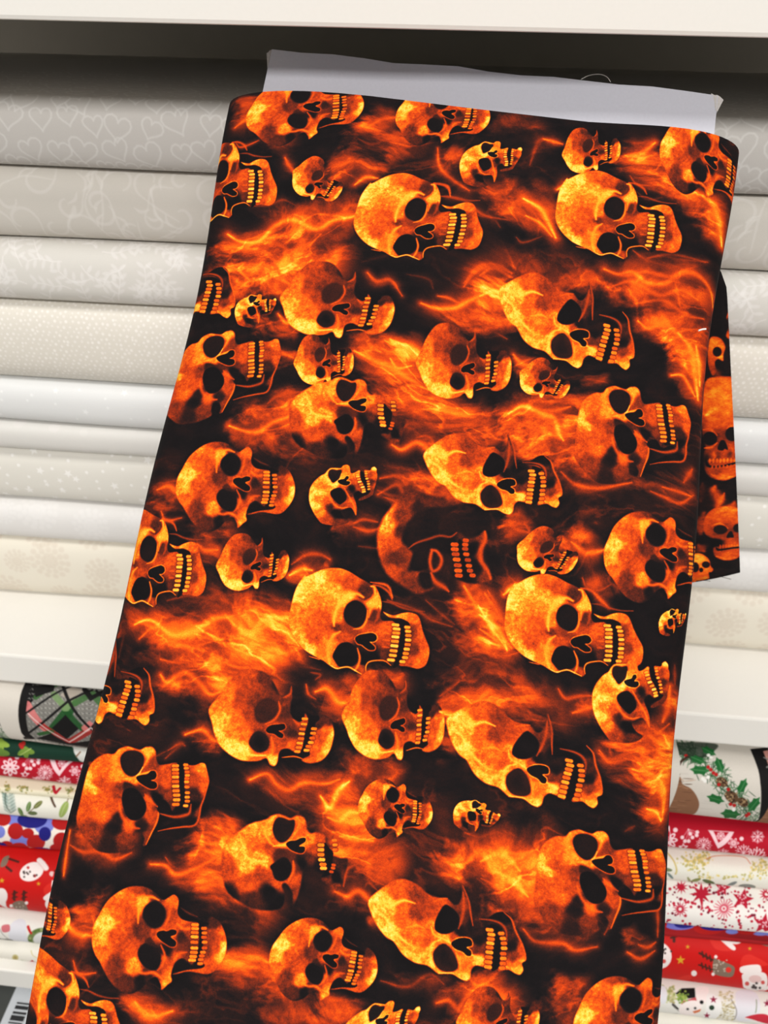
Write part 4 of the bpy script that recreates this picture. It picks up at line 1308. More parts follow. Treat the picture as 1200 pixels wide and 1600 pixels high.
    a.dark([(850, 255), (905, 275), (930, 360), (962, 430), (987, 520), (1002, 580), (1036, 590), (1000, 642), (900, 692), (855, 702), (808, 655), (862, 600), (920, 640), (962, 600), (960, 540), (920, 460), (880, 400), (860, 330)], 0.05, 6)
    a.teeth([(812, 308), (824, 342), (840, 386), (860, 432), (888, 478), (915, 522), (934, 566), (942, 602)], 48, 38, (1, -.3), 0.84)
    a.teeth([(936, 252), (941, 288), (947, 328), (962, 372), (984, 420), (995, 462), (1003, 505), (1010, 552)], 34, 36, (1, -.25), 0.76)
    D['B'] = a
    # --- Q: skull dissolving in flame, jaw fading
    a = Arch(380, 1250, 0.15, [(410, 310), (410, 740), (880, 620)])
    a.fill([(920, 600), (1000, 620), (1080, 640), (1050, 800), (1020, 920), (960, 962), (930, 930), (820, 852), (830, 820), (900, 820), (930, 740)],
           [(1000, 700, .4), (1040, 800, .45), (970, 820, .2), (880, 840, .45), (960, 930, .52)], 14)
    a.fill([(0, 290), (100, 230), (220, 200), (290, 160), (350, 145), (420, 165), (480, 190), (540, 165), (610, 180), (640, 230), (650, 300), (690, 350), (750, 345), (830, 370), (848, 460),
            (838, 540), (852, 640), (862, 720), (830, 782), (760, 760), (700, 700), (640, 720), (615, 800), (600, 920), (560, 1050), (505, 1145), (525, 1000), (490, 920), (440, 870), (410, 900),
            (440, 1000), (400, 1130), (200, 1150), (20, 1080), (-170, 900), (-200, 500)],
           [(50, 330, .82), (0, 520, .88), (150, 600, .82), (60, 680, .86), (100, 450, .72), (250, 280, .8), (340, 160, .76), (600, 220, .72), (580, 300, .66), (230, 640, .8), (300, 520, .6), (60, 850, .64),
            (200, 750, .6), (300, 950, .26), (120, 1050, .4), (350, 880, .62), (540, 840, .62), (560, 950, .5), (540, 700, .48), (400, 470, .76), (680, 420, .76), (740, 520, .6), (690, 620, .42), (800, 400, .62),
            (790, 700, .32), (-150, 700, .62), (-150, 1000, .3), (400, 560, .32), (610, 660, .28), (400, 1080, .25)], 14)
    a.line([(330, 165), (250, 240), (232, 330), (270, 430), (320, 475)], 34, 0.84, 0.7)
    a.line([(310, 480), (400, 470), (460, 440)], 18, 0.84)
    a.line([(560, 180), (570, 260), (540, 340), (500, 400)], 26, 0.74, 0.6)
    a.line([(0, 540), (90, 620), (200, 640), (260, 640)], 24, 0.95, 0.7)
    a.dark([(320, 220), (360, 180), (420, 190), (470, 212), (522, 213), (523, 290), (492, 370), (440, 432), (380, 442), (330, 390), (303, 310)], 0.19, 9, 1, 0.13)
    a.dark([(335, 510), (470, 520), (550, 610), (420, 640), (330, 640)], 0.28, 18, 0.8)
    a.dark([(350, 640), (410, 603), (462, 618), (503, 690), (502, 760), (462, 822), (400, 848), (340, 822), (308, 740), (288, 690)], 0.10, 9, 1, 0.05)
    a.line([(520, 640), (525, 740), (480, 840)], 30, 0.66, 0.7)
    a.nose([(443, 460), (480, 430), (540, 425), (590, 403), (637, 403), (637, 440), (575, 485), (632, 495), (632, 542), (600, 562), (540, 547), (480, 512)], 0.78)
    a.dark([(838, 455), (882, 508), (927, 558), (922, 640), (912, 720), (892, 792), (815, 812), (850, 750), (852, 650), (840, 560)], 0.05, 5)
    a.teeth([(800, 478), (800, 528), (802, 580), (812, 632), (826, 682), (832, 722)], 58, 40, (1, .05), 0.76)
    a.teeth([(938, 432), (946, 480), (946, 530)], 44, 36, (1, 0), 0.74)
    a.teeth([(936, 690), (930, 722), (914, 760)], 36, 30, (1, .2), 0.55)
    D['Q'] = a
    # --- G: dark red ghost of a skull
    a = Arch(580, 750, 0.166667, [(480, 720), (500, 950), (860, 740)])
    a.fill([(250, 300), (500, 200), (760, 320), (840, 480), (760, 700), (780, 900), (700, 1050), (520, 1040), (380, 900), (300, 640)],
           [(400, 350, .34), (560, 400, .3), (700, 420, .34), (640, 600, .3), (700, 760, .36), (650, 900, .36), (500, 1000, .4), (420, 500, .32)], 60)
    a.fill([(720, 540), (820, 480), (900, 540), (1000, 520), (1060, 470), (1085, 520), (1060, 600), (1045, 740), (1100, 840), (1135, 920), (1060, 960), (900, 960), (780, 900), (700, 800), (680, 660)],
           [(720, 620, .3), (740, 760, .36), (950, 640, .28), (960, 800, .3), (1050, 520, .5), (1030, 700, .46), (1110, 900, .5), (850, 930, .3), (900, 540, .42)], 16)
    a.fill([(50, 540), (90, 400), (150, 300), (250, 180), (350, 90), (500, 130), (600, 150), (700, 180), (690, 240), (560, 260), (480, 280), (340, 400), (290, 560), (340, 630), (390, 690), (370, 760),
            (350, 850), (450, 860), (440, 950), (500, 1020), (580, 1010), (450, 1072), (330, 1020), (220, 950), (130, 860), (70, 720)],
           [(130, 280, .82), (150, 430, .82), (100, 560, .72), (200, 600, .62), (230, 740, .46), (200, 850, .58), (330, 900, .5), (400, 1000, .48), (350, 180, .5), (500, 180, .44), (450, 250, .36), (300, 330, .5), (330, 660, .5), (290, 480, .42)], 22)
    a.line([(350, 640), (420, 590), (540, 550), (640, 520), (740, 530), (800, 490)], 24, 0.42)
    a.dark([(400, 690), (470, 630), (540, 610), (545, 700), (545, 810), (440, 850), (370, 820)], 0.10, 14)
    a.dark([(450, 880), (530, 870), (570, 940), (560, 1000), (480, 1000)], 0.12, 14)
    a.line([(565, 655), (615, 668), (658, 740), (635, 820), (575, 850), (548, 770), (560, 690), (570, 660)], 30, 0.52, 0.9, 0.1)
    a.line([(560, 870), (600, 950), (680, 1000), (725, 1040)], 46, 0.55)
    a.line([(1065, 480), (1070, 560), (1028, 640), (1030, 750), (1090, 840), (1120, 920)], 48, 0.55)
    a.dark([(815, 565), (852, 575), (882, 700), (922, 850), (900, 922), (850, 850), (830, 700)], 0.06, 7)
    a.teeth([(780, 602), (782, 646), (790, 692), (800, 742), (810, 796), (815, 846), (820, 892)], 58, 44, (1, .05), 0.56)
    a.teeth([(885, 562), (880, 602), (880, 642), (890, 692), (905, 746), (915, 800), (925, 846), (950, 890)], 44, 42, (1, .1), 0.52)
    D['G'] = a
    return D


# flames: (view, points, width, value) in the order they lie on the cloth
FLAME_BODIES = [
    ('c2', [(0, 980), (150, 980), (300, 930), (480, 920), (580, 880)], 120, .55), ('c2', [(60, 1080), (250, 1090), (460, 1100)], 150, .46),
    ('c2', [(120, 460), (220, 480), (250, 560)], 120, .5), ('c2', [(500, 760), (580, 710), (690, 710)], 80, .5), ('c2', [(640, 520), (720, 500)], 80, .5),
    ('c2', [(560, 590), (700, 600)], 70, .32), ('c2', [(750, 640), (800, 560)], 90, .45), ('c2', [(940, 660), (980, 760)], 90, .45), ('c2', [(1080, 840), (1180, 900)], 60, .28),
    ('c3', [(120, 880), (220, 880), (300, 900)], 100, .46), ('c3', [(640, 660), (760, 700), (840, 760)], 120, .62), ('c3', [(880, 770), (960, 820), (1000, 920)], 70, .72),
    ('c3', [(60, 540), (160, 520), (240, 560)], 90, .28), ('c3', [(0, 830), (120, 800)], 70, .35), ('c3', [(60, 1180), (250, 1100), (500, 1150)], 90, .42),
    ('c5', [(100, 180), (250, 180), (420, 190)], 150, .56), ('c5', [(150, 400), (280, 450)], 60, .42), ('c5', [(1080, 250), (1200, 300)], 140, .62), ('c5', [(950, 340), (1200, 360)], 70, .55),
    ('c5', [(600, 560), (740, 640), (880, 740)], 150, .58), ('c5', [(700, 740), (850, 790), (1000, 780)], 130, .48), ('c5', [(170, 540), (280, 560)], 50, .5),
    ('c5', [(120, 860), (280, 820), (420, 800)], 120, .55), ('c5', [(220, 900), (350, 960), (430, 980)], 110, .35), ('c5', [(720, 500), (830, 540)], 80, .6),
    ('c5', [(680, 1090), (800, 1100), (950, 1140)], 80, .40), ('c5', [(850, 950), (960, 980)], 70, .45), ('c5', [(1050, 860), (1150, 830)], 130, .42), ('c5', [(960, 830), (1050, 800)], 90, .36),
    ('c6', [(40, 220), (180, 190), (260, 230)], 120, .45), ('c6', [(560, 230), (750, 260), (960, 260)], 130, .5), ('c6', [(740, 370), (900, 400), (970, 440)], 130, .5), ('c6', [(820, 460), (930, 560)], 70, .6),
    ('c6', [(140, 820), (300, 830), (450, 800)], 150, .6), ('c6', [(260, 940), (430, 1000), (600, 1040)], 120, .5), ('c6', [(160, 560), (230, 590)], 60, .5), ('c6', [(400, 650), (520, 640)], 40, .3),
    ('c6', [(740, 1110), (900, 1130)], 60, .35), ('c6', [(860, 630), (930, 680)], 40, .5),
    ('d1', [(690, 40), (790, 60)], 80, .5), ('d1', [(860, 280), (940, 300)], 70, .55), ('d1', [(620, 640), (800, 640), (980, 600), (1180, 590)], 150, .56), ('d1', [(820, 740), (1000, 740), (1150, 700)], 130, .5),
    ('d1', [(720, 830), (860, 870), (960, 900)], 90, .5), ('d1', [(840, 1070), (930, 1120)], 70, .48), ('d1', [(500, 580), (490, 760)], 40, .2), ('d1', [(820, 120), (950, 160), (1000, 220)], 90, .34), ('d1', [(420, 1150), (400, 1190)], 50, .35),
    ('d2', [(0, 600), (140, 620), (270, 590)], 100, .6), ('d2', [(300, 380), (400, 340)], 70, .5), ('d2', [(0, 740), (120, 700), (220, 720)], 90, .36), ('d2', [(0, 820), (150, 860)], 130, .5),
    ('d2', [(420, 900), (540, 900)], 90, .55), ('d2', [(600, 840), (700, 830)], 80, .42), ('d2', [(1020, 480), (1120, 580), (1190, 680)], 100, .5), ('d2', [(930, 900), (1060, 890), (1190, 900)], 130, .52),
    ('d2', [(900, 1080), (1000, 1110)], 60, .4), ('d2', [(500, 220), (620, 210)], 60, .35), ('d2', [(720, 480), (900, 580)], 60, .22), ('d2', [(980, 640), (1080, 690)], 70, .28), ('d2', [(700, 90), (800, 40), (900, 70)], 80, .42),
    ('d3', [(400, 270), (520, 290)], 60, .58), ('d3', [(500, 430), (640, 470)], 60, .42), ('d3', [(0, 480), (60, 560), (90, 650)], 90, .55), ('d3', [(140, 190), (230, 220)], 70, .5), ('d3', [(430, 180), (560, 160)], 60, .2),
    ('d3', [(400, 920), (500, 920)], 60, .5), ('d3', [(560, 1060), (700, 1120), (790, 1080)], 110, .52), ('d3', [(790, 900), (800, 1000)], 60, .5), ('d3', [(0, 880), (150, 900), (280, 960)], 130, .4), ('d3', [(640, 1190), (790, 1190)], 90, .5),
    ('d4', [(340, 430), (430, 470), (540, 470)], 80, .4), ('d4', [(840, 560), (960, 540)], 100, .55), ('d4', [(860, 440), (960, 400)], 70, .45), ('d4', [(900, 600), (1050, 660), (1120, 720)], 110, .4),
    ('d4', [(330, 810), (420, 850)], 80, .55), ('d4', [(350, 720), (430, 700)], 60, .32), ('d4', [(590, 1150), (700, 1170)], 70, .5), ('d4', [(980, 960), (1080, 970), (1180, 1000)], 80, .42),
    ('d5', [(260, 200), (420, 220), (560, 170), (680, 150)], 100, .5), ('d5', [(450, 320), (560, 350)], 110, .56), ('d5', [(500, 440), (600, 450), (700, 470)], 130, .6), ('d5', [(600, 560), (700, 580)], 90, .36),
    ('d5', [(80, 940), (200, 950)], 90, .5), ('d5', [(1000, 530), (1100, 520), (1200, 560)], 110, .52), ('d5', [(640, 740), (720, 740)], 60, .45), ('d5', [(940, 1130), (1060, 1090), (1150, 1130)], 110, .48),
    ('d5', [(700, 1030), (860, 1010)], 60, .28), ('d5', [(400, 1160), (500, 1150)], 80, .55), ('d5', [(200, 1050), (320, 1130)], 110, .42), ('d5', [(20, 420), (60, 520)], 110, .6), ('d5', [(920, 480), (1000, 460)], 80, .35),
    ('d6', [(0, 520), (150, 540), (300, 480)], 130, .6), ('d6', [(60, 640), (250, 720), (420, 800)], 130, .5), ('d6', [(660, 130), (750, 200), (760, 320)], 90, .6), ('d6', [(640, 910), (700, 920)], 40, .4), ('d6', [(0, 1100), (80, 1120)], 120, .42),
    ('d6', [(560, 60), (700, 60)], 90, .46), ('d6', [(320, 1180), (420, 1150)], 90, .5), ('d6', [(180, 300), (300, 350)], 60, .2),
]
FLAME_WISPS = [
    ('c2', [(0, 950), (50, 985), (130, 990), (200, 930), (280, 905), (380, 950), (450, 915), (540, 900), (580, 860)], 26, .86), ('c2', [(20, 1010), (120, 1030), (200, 1000), (300, 1050), (400, 970)], 18, .66),
    ('c2', [(30, 1100), (80, 1130), (150, 1100), (220, 1150), (280, 1190)], 20, .74), ('c2', [(200, 1060), (300, 1080), (420, 1070)], 14, .6), ('c2', [(545, 765), (590, 735), (640, 740)], 18, .82), ('c2', [(480, 700), (560, 665), (610, 690)], 12, .5),
    ('c2', [(60, 500), (110, 470), (150, 430), (200, 400)], 24, .66), ('c2', [(60, 570), (75, 590), (110, 585), (150, 570)], 9, .5), ('c2', [(600, 520), (660, 490), (730, 485)], 22, .66), ('c2', [(560, 570), (620, 595), (690, 570)], 14, .42),
    ('c2', [(255, 645), (272, 680), (300, 715)], 18, .66), ('c2', [(900, 820), (1000, 840), (1080, 900), (1190, 920)], 14, .46), ('c2', [(1050, 900), (1120, 915), (1150, 950)], 12, .38), ('c2', [(1000, 800), (1100, 800), (1190, 830)], 14, .34),
    ('c2', [(100, 840), (180, 840), (240, 820), (300, 850)], 12, .36), ('c2', [(600, 1140), (640, 1175), (690, 1165), (720, 1195)], 12, .5), ('c2', [(1000, 1180), (1070, 1110), (1140, 1110), (1200, 1140)], 26, .6), ('c2', [(890, 620), (900, 700), (960, 760), (1020, 800)], 16, .6),
    ('c3', [(0, 760), (60, 800), (130, 790)], 16, .5), ('c3', [(205, 690), (235, 600), (260, 580)], 18, .42), ('c3', [(180, 830), (250, 870), (280, 920), (315, 990)], 26, .92), ('c3', [(190, 900), (250, 930), (300, 985)], 16, .8),
    ('c3', [(150, 990), (180, 1012), (260, 985)], 10, .38), ('c3', [(320, 790), (370, 765), (430, 770)], 20, .82), ('c3', [(600, 645), (660, 640), (720, 590)], 24, .78), ('c3', [(620, 730), (645, 762), (700, 770), (730, 755)], 9, .5),
    ('c3', [(920, 800), (970, 830), (1000, 900), (1020, 970)], 32, .9), ('c3', [(520, 1120), (600, 1150), (700, 1130), (800, 1145), (900, 1110), (1000, 1180)], 22, .66), ('c3', [(690, 1080), (760, 1060), (850, 1070), (960, 1060)], 14, .36),
    ('c3', [(260, 580), (300, 590), (340, 600)], 14, .7), ('c3', [(640, 790), (700, 830), (800, 800)], 10, .3),
    ('c5', [(40, 170), (80, 200), (150, 160), (200, 210), (260, 240)], 26, .76), ('c5', [(215, 370), (250, 410), (290, 400)], 16, .8), ('c5', [(595, 205), (630, 240), (690, 235), (740, 300)], 16, .58), ('c5', [(760, 210), (850, 230), (870, 270)], 12, .26),
    ('c5', [(820, 330), (880, 350), (960, 350), (1020, 320), (1100, 290), (1200, 280)], 24, .8), ('c5', [(890, 300), (940, 310), (1000, 345)], 13, .62), ('c5', [(1000, 260), (1050, 195), (1120, 180), (1200, 225)], 28, .6),
    ('c5', [(150, 500), (230, 535), (285, 560)], 16, .66), ('c5', [(690, 480), (740, 520), (800, 530), (830, 560)], 26, .86), ('c5', [(540, 530), (620, 570), (700, 600), (760, 640), (850, 690)], 30, .8), ('c5', [(690, 560), (720, 600), (780, 590)], 14, .86),
    ('c5', [(20, 840), (80, 862), (140, 868), (200, 830), (280, 800), (400, 750)], 20, .82), ('c5', [(80, 815), (105, 845), (150, 850)], 9, .5), ('c5', [(180, 750), (220, 720), (330, 700)], 18, .5), ('c5', [(340, 800), (400, 830), (450, 820)], 16, .9),
    ('c5', [(700, 920), (740, 940), (800, 910), (850, 940), (880, 990), (940, 1000)], 22, .68), ('c5', [(725, 890), (760, 835), (830, 835), (900, 850)], 12, .42), ('c5', [(800, 890), (850, 885), (900, 940)], 12, .5),
    ('c5', [(650, 1060), (720, 1050), (770, 1080), (900, 1110)], 18, .52), ('c5', [(640, 1110), (720, 1135), (900, 1155)], 18, .44), ('c5', [(1020, 400), (1080, 420), (1180, 480)], 14, .4), ('c5', [(570, 160), (700, 130), (800, 150)], 18, .22),
    ('c6', [(0, 300), (60, 280), (110, 300), (135, 350), (180, 410)], 24, .96), ('c6', [(520, 190), (580, 210), (640, 200), (700, 240), (780, 240), (850, 190), (920, 190), (980, 230), (1010, 290)], 24, .76),
    ('c6', [(560, 260), (640, 240), (760, 290), (850, 260), (930, 290)], 22, .68), ('c6', [(660, 330), (780, 310), (880, 360), (960, 360)], 17, .62), ('c6', [(670, 400), (720, 430), (790, 400), (850, 450), (930, 460)], 20, .72),
    ('c6', [(850, 440), (910, 500), (925, 580), (940, 700)], 36, .86), ('c6', [(930, 480), (945, 560), (950, 640)], 26, .92), ('c6', [(820, 615), (870, 612), (905, 660), (925, 690)], 16, .8), ('c6', [(140, 545), (170, 580), (205, 590)], 20, .68),
    ('c6', [(120, 790), (180, 760), (260, 790), (310, 810), (330, 870), (350, 900)], 26, .88), ('c6', [(200, 770), (300, 780), (380, 760)], 18, .76), ('c6', [(130, 820), (220, 850), (300, 885)], 15, .7), ('c6', [(160, 870), (250, 940), (330, 990)], 18, .5),
    ('c6', [(340, 1030), (400, 1080), (500, 1095), (640, 1070)], 16, .56), ('c6', [(720, 1105), (780, 1130), (840, 1150), (900, 1110)], 15, .52), ('c6', [(770, 1085), (830, 1100), (890, 1115)], 12, .6), ('c6', [(860, 1060), (900, 1000)], 20, .5),
    ('c6', [(150, 870), (165, 930), (220, 960)], 10, .5), ('c6', [(0, 215), (60, 180), (130, 205)], 20, .6), ('c6', [(700, 140), (800, 120), (950, 130)], 12, .4), ('c6', [(640, 110), (700, 150), (800, 170)], 12, .4),
    ('d1', [(650, 30), (700, 20), (740, 50), (800, 50)], 24, .72), ('d1', [(668, 125), (690, 165), (755, 155)], 10, .56), ('d1', [(820, 265), (850, 290), (905, 290)], 18, .72),
    ('d1', [(550, 600), (600, 580), (640, 590), (700, 640), (760, 640), (820, 620), (880, 580), (960, 570), (1020, 625), (1080, 620), (1150, 580), (1200, 570)], 26, .84),
    ('d1', [(570, 660), (640, 610), (720, 680), (800, 690), (880, 670)], 20, .7), ('d1', [(660, 745), (740, 760), (800, 740), (900, 785), (960, 790)], 14, .55), ('d1', [(660, 810), (690, 840), (760, 800), (820, 840), (870, 890), (920, 880)], 22, .76),
    ('d1', [(480, 740), (500, 650), (520, 560)], 12, .3), ('d1', [(770, 1060), (840, 1040), (885, 1080), (925, 1095)], 17, .74), ('d1', [(690, 1160), (745, 1110), (770, 1105)], 12, .36), ('d1', [(870, 740), (960, 760), (1060, 790)], 16, .55),
    ('d1', [(690, 500), (780, 480), (880, 490), (1000, 470)], 14, .4), ('d1', [(680, 540), (760, 600), (860, 560)], 14, .4), ('d1', [(1080, 620), (1140, 690), (1200, 690)], 16, .6),
    ('d2', [(0, 560), (60, 620), (110, 640), (160, 580), (220, 570), (275, 600)], 26, .9), ('d2', [(215, 600), (260, 630), (310, 690)], 15, .88), ('d2', [(110, 640), (200, 690), (290, 710)], 15, .5), ('d2', [(272, 395), (320, 370), (365, 375)], 20, .92),
    ('d2', [(280, 350), (340, 312), (400, 310), (440, 330)], 16, .55), ('d2', [(540, 195), (600, 212), (650, 200)], 13, .55), ('d2', [(540, 180), (580, 165), (640, 175)], 13, .5), ('d2', [(560, 275), (640, 285)], 10, .36), ('d2', [(840, 500), (920, 570), (960, 600)], 10, .36),
    ('d2', [(680, 500), (800, 540), (860, 580), (950, 610)], 12, .42), ('d2', [(1000, 440), (1050, 520), (1100, 580), (1150, 640), (1200, 700)], 26, .8), ('d2', [(1060, 520), (1120, 620), (1180, 700)], 14, .95), ('d2', [(1100, 460), (1150, 540), (1200, 590)], 16, .6),
    ('d2', [(980, 700), (1020, 732), (1100, 712)], 10, .38), ('d2', [(380, 880), (430, 868), (470, 920), (520, 930)], 24, .82), ('d2', [(340, 850), (350, 890), (380, 912)], 9, .5), ('d2', [(360, 800), (400, 810), (380, 830)], 9, .4), ('d2', [(900, 900), (940, 870), (980, 840)], 14, .5),
    ('d2', [(920, 975), (1000, 990), (1100, 1000)], 18, .96), ('d2', [(940, 1000), (1000, 1080), (1035, 1170)], 20, .92), ('d2', [(640, 60), (720, 20), (760, 60), (900, 75)], 18, .55), ('d2', [(220, 760), (300, 770), (400, 790)], 12, .36), ('d2', [(100, 740), (200, 760)], 12, .4),
    ('d3', [(385, 255), (450, 300), (530, 285)], 24, .74), ('d3', [(430, 405), (450, 445), (500, 457), (550, 432)], 10, .48), ('d3', [(120, 170), (150, 200), (200, 215)], 20, .6), ('d3', [(0, 560), (50, 600), (90, 640), (115, 710)], 24, .95), ('d3', [(20, 470), (80, 560), (110, 610)], 18, .7),
    ('d3', [(100, 475), (150, 440), (210, 440)], 22, .84), ('d3', [(0, 620), (60, 660), (110, 700)], 12, .8), ('d3', [(330, 870), (360, 910), (420, 900), (480, 900)], 15, .56), ('d3', [(390, 970), (440, 955), (495, 940)], 18, .68), ('d3', [(500, 1140), (540, 1165), (640, 1130), (720, 1080), (800, 1020)], 20, .58),
    ('d3', [(800, 860), (795, 950), (770, 1010)], 26, .66), ('d3', [(640, 1150), (700, 1180), (790, 1190)], 18, .66), ('d3', [(540, 1100), (560, 1170), (620, 1190)], 14, .5), ('d3', [(480, 470), (540, 530)], 14, .6), ('d3', [(820, 770), (825, 850)], 16, .4),
    ('d4', [(300, 480), (360, 500), (430, 490), (490, 520), (560, 490)], 18, .56), ('d4', [(295, 420), (280, 560), (275, 610)], 12, .7), ('d4', [(640, 535), (700, 540), (740, 575), (800, 560), (860, 530), (950, 480)], 18, .76), ('d4', [(700, 505), (730, 545), (780, 560)], 10, .5),
    ('d4', [(830, 460), (850, 410), (930, 380), (1000, 390)], 24, .52), ('d4', [(280, 790), (330, 835), (400, 840)], 24, .86), ('d4', [(318, 950), (338, 1000), (410, 992)], 10, .56), ('d4', [(570, 1110), (600, 1150), (640, 1172), (720, 1150)], 26, .72), ('d4', [(700, 60), (750, 30), (770, 40)], 12, .42),
    ('d4', [(640, 90), (700, 60)], 6, .3), ('d4', [(960, 940), (1040, 960), (1140, 940)], 18, .62), ('d4', [(1040, 180), (1090, 155), (1150, 200), (1200, 225)], 14, .5), ('d4', [(400, 60), (420, 110)], 20, .3),
    ('d5', [(110, 180), (180, 155), (220, 200), (270, 225), (330, 195), (420, 200), (480, 180)], 18, .74), ('d5', [(400, 250), (440, 300), (470, 230), (520, 190)], 22, .92), ('d5', [(430, 340), (480, 357), (520, 320), (570, 325)], 20, .88), ('d5', [(480, 420), (540, 430), (620, 440)], 22, .84), ('d5', [(520, 470), (620, 500), (700, 500)], 16, .64),
    ('d5', [(460, 650), (510, 672), (560, 650), (620, 700), (700, 722), (735, 712)], 20, .68), ('d5', [(495, 630), (510, 560), (560, 535)], 12, .5), ('d5', [(580, 640), (600, 615), (640, 650)], 9, .45), ('d5', [(40, 960), (90, 945), (140, 930), (195, 950)], 22, .76), ('d5', [(90, 890), (130, 900), (180, 925)], 14, .5),
    ('d5', [(990, 540), (1050, 490), (1120, 488), (1200, 530)], 24, .74), ('d5', [(1000, 520), (1080, 562), (1150, 612), (1200, 632)], 15, .56), ('d5', [(880, 1110), (930, 1098), (970, 1130), (1010, 1080), (1080, 1050)], 18, .66), ('d5', [(650, 1020), (760, 1045), (850, 990), (910, 1030)], 12, .4), ('d5', [(620, 690), (650, 770), (700, 800)], 14, .45),
    ('d5', [(1050, 590), (1130, 650), (1200, 700)], 14, .45), ('d5', [(0, 500), (40, 480), (90, 460)], 20, .9), ('d5', [(0, 510), (60, 510), (120, 550)], 16, .95), ('d5', [(1000, 400), (1060, 420), (1130, 400), (1200, 430)], 14, .45),
    ('d6', [(0, 520), (60, 490), (120, 510), (160, 560)], 24, .9), ('d6', [(60, 560), (130, 600), (190, 665)], 24, .9), ('d6', [(0, 590), (100, 640), (180, 700)], 16, .6), ('d6', [(170, 800), (220, 852), (330, 862), (380, 892), (470, 880)], 15, .56), ('d6', [(640, 140), (700, 160), (750, 200), (770, 280), (760, 360)], 30, .82), ('d6', [(750, 180), (775, 240), (765, 330)], 20, .9),
    ('d6', [(695, 310), (735, 325), (755, 368)], 15, .88), ('d6', [(500, 60), (550, 110), (640, 85), (720, 60)], 16, .62), ('d6', [(590, 908), (640, 940), (700, 915)], 12, .56), ('d6', [(635, 880), (670, 895), (705, 880)], 12, .6), ('d6', [(600, 400), (640, 380)], 12, .34), ('d6', [(520, 30), (600, 20), (700, 30)], 16, .5),
    ('d6', [(715, 640), (720, 760), (715, 860)], 10, .45), ('d6', [(80, 470), (160, 490), (230, 470)], 14, .8), ('d6', [(500, 830), (560, 720), (570, 660)], 10, .4),
]
SKULLS = [   # (kind, view, upper eye, lower eye, mouth)
    ('G', 'd2', None, None, None),
    ('F', 'c2', (325, 388), (312, 492), (490, 432)), ('F', 'c2', (905, 425), (880, 520), (1030, 492)), ('F', 'c3', (912, 578), (900, 697), (1040, 680)),
    ('A', 'c2', (-12, 668), (-45, 815), (130, 760)), ('A', 'c2', (797, 873), (748, 1020), (970, 962)), ('A', 'c3', (557, 865), (530, 1012), (737, 962)),
    ('M', 'c4', (700, 150), (668, 280), (862, 275)), ('M', 'c6', (378, 368), (343, 510), (552, 497)),
    ('T', 'c5', (447, 288), (422, 398), (605, 375)), ('T', 'c5', (978, 540), (973, 652), (1118, 610)), ('T', 'c5', (397, 545), (400, 620), (488, 580)),
    ('T', 'c6', (270, 630), (243, 682), (328, 685)), ('T', 'c2', (388, 720), (355, 775), (440, 785)), ('T', 'c3', (445, 603), (447, 670), (532, 628)),
    ('B', 'c2', (1092, 620), (1085, 690), (1188, 655)), ('B', 'c4', (1035, 300), (1033, 352), (1105, 330)),
    ('P', 'c4', (870, 490), (872, 645), (1062, 555)), ('P', 'c6', (593, 730), (613, 895), (797, 812)),
    ('Q', 'c5', (505, 695), (503, 840), (680, 805)), ('M', 'c6', (58, 1000), (45, 1135), (240, 1092)),
    ('F', 'c4', (960, 1003), (945, 1147), (1130, 1097)), ('B', 'c5', (460, 1045), (477, 1132), (585, 1067)),
    ('A', 'd1', (610, 280), (572, 450), (762, 387)), ('T', 'd2', (103, 315), (95, 400), (207, 357)), ('T', 'd3', (280, 275), (247, 340), (350, 337)),
    ('F', 'd3', (735, 222), (732, 370), (908, 312)), ('A', 'd2', (545, 555), (500, 725), (738, 682)), ('A', 'd3', (367, 570), (347, 740), (568, 682)),
    ('B', 'd3', (803, 545), (796, 588), (845, 568)), ('B', 'd3', (587, 805), (618, 925), (737, 832)), ('M', 'd1', (372, 790), (335, 935), (537, 917)),
    ('T', 'd2', (175, 955), (148, 1088), (345, 1072)), ('T', 'd2', (683, 945), (676, 1077), (832, 1032)), ('M', 'd6', (195, 37), (158, 192), (392, 182)),
    ('P', 'd4', (550, 112), (560, 293), (762, 197)), ('F', 'd5', (700, 247), (690, 343), (806, 315)), ('B', 'd5', (1048, 285), (1030, 333), (1108, 337)),
    ('Q', 'd5', (247, 390), (243, 562), (433, 512)), ('P', 'd6', (432, 455), (455, 637), (658, 562)), ('M', 'd5', (925, 760), (915, 922), (1130, 882)),
    ('F', 'd4', (90, 735), (78, 850), (228, 790)), ('F', 'd4', (653, 745), (632, 917), (838, 862)), ('F', 'd5', (408, 858), (375, 990), (548, 965)),
    ('T', 'd6', (50, 1145), (40, 1240), (165, 1195)), ('F', 'd6', (597, 1112), (590, 1275), (775, 1205)), ('A', 'd4', (240, 1122), (200, 1300), (415, 1240)),
    ('B', 'd5', (628, 1150), (603, 1260), (742, 1190)),
]


def sample(a, x, y):
    h, w = a.shape
    x = np.clip(x, 0, w - 1.001); y = np.clip(y, 0, h - 1.001)
    i = x.astype(np.int32); j = y.astype(np.int32)
    fx = (x - i).astype(np.float32); fy = (y - j).astype(np.float32)
    return (a[j, i] * (1 - fx) + a[j, i + 1] * fx) * (1 - fy) + (a[j + 1, i] * (1 - fx) + a[j + 1, i + 1] * fx) * fy


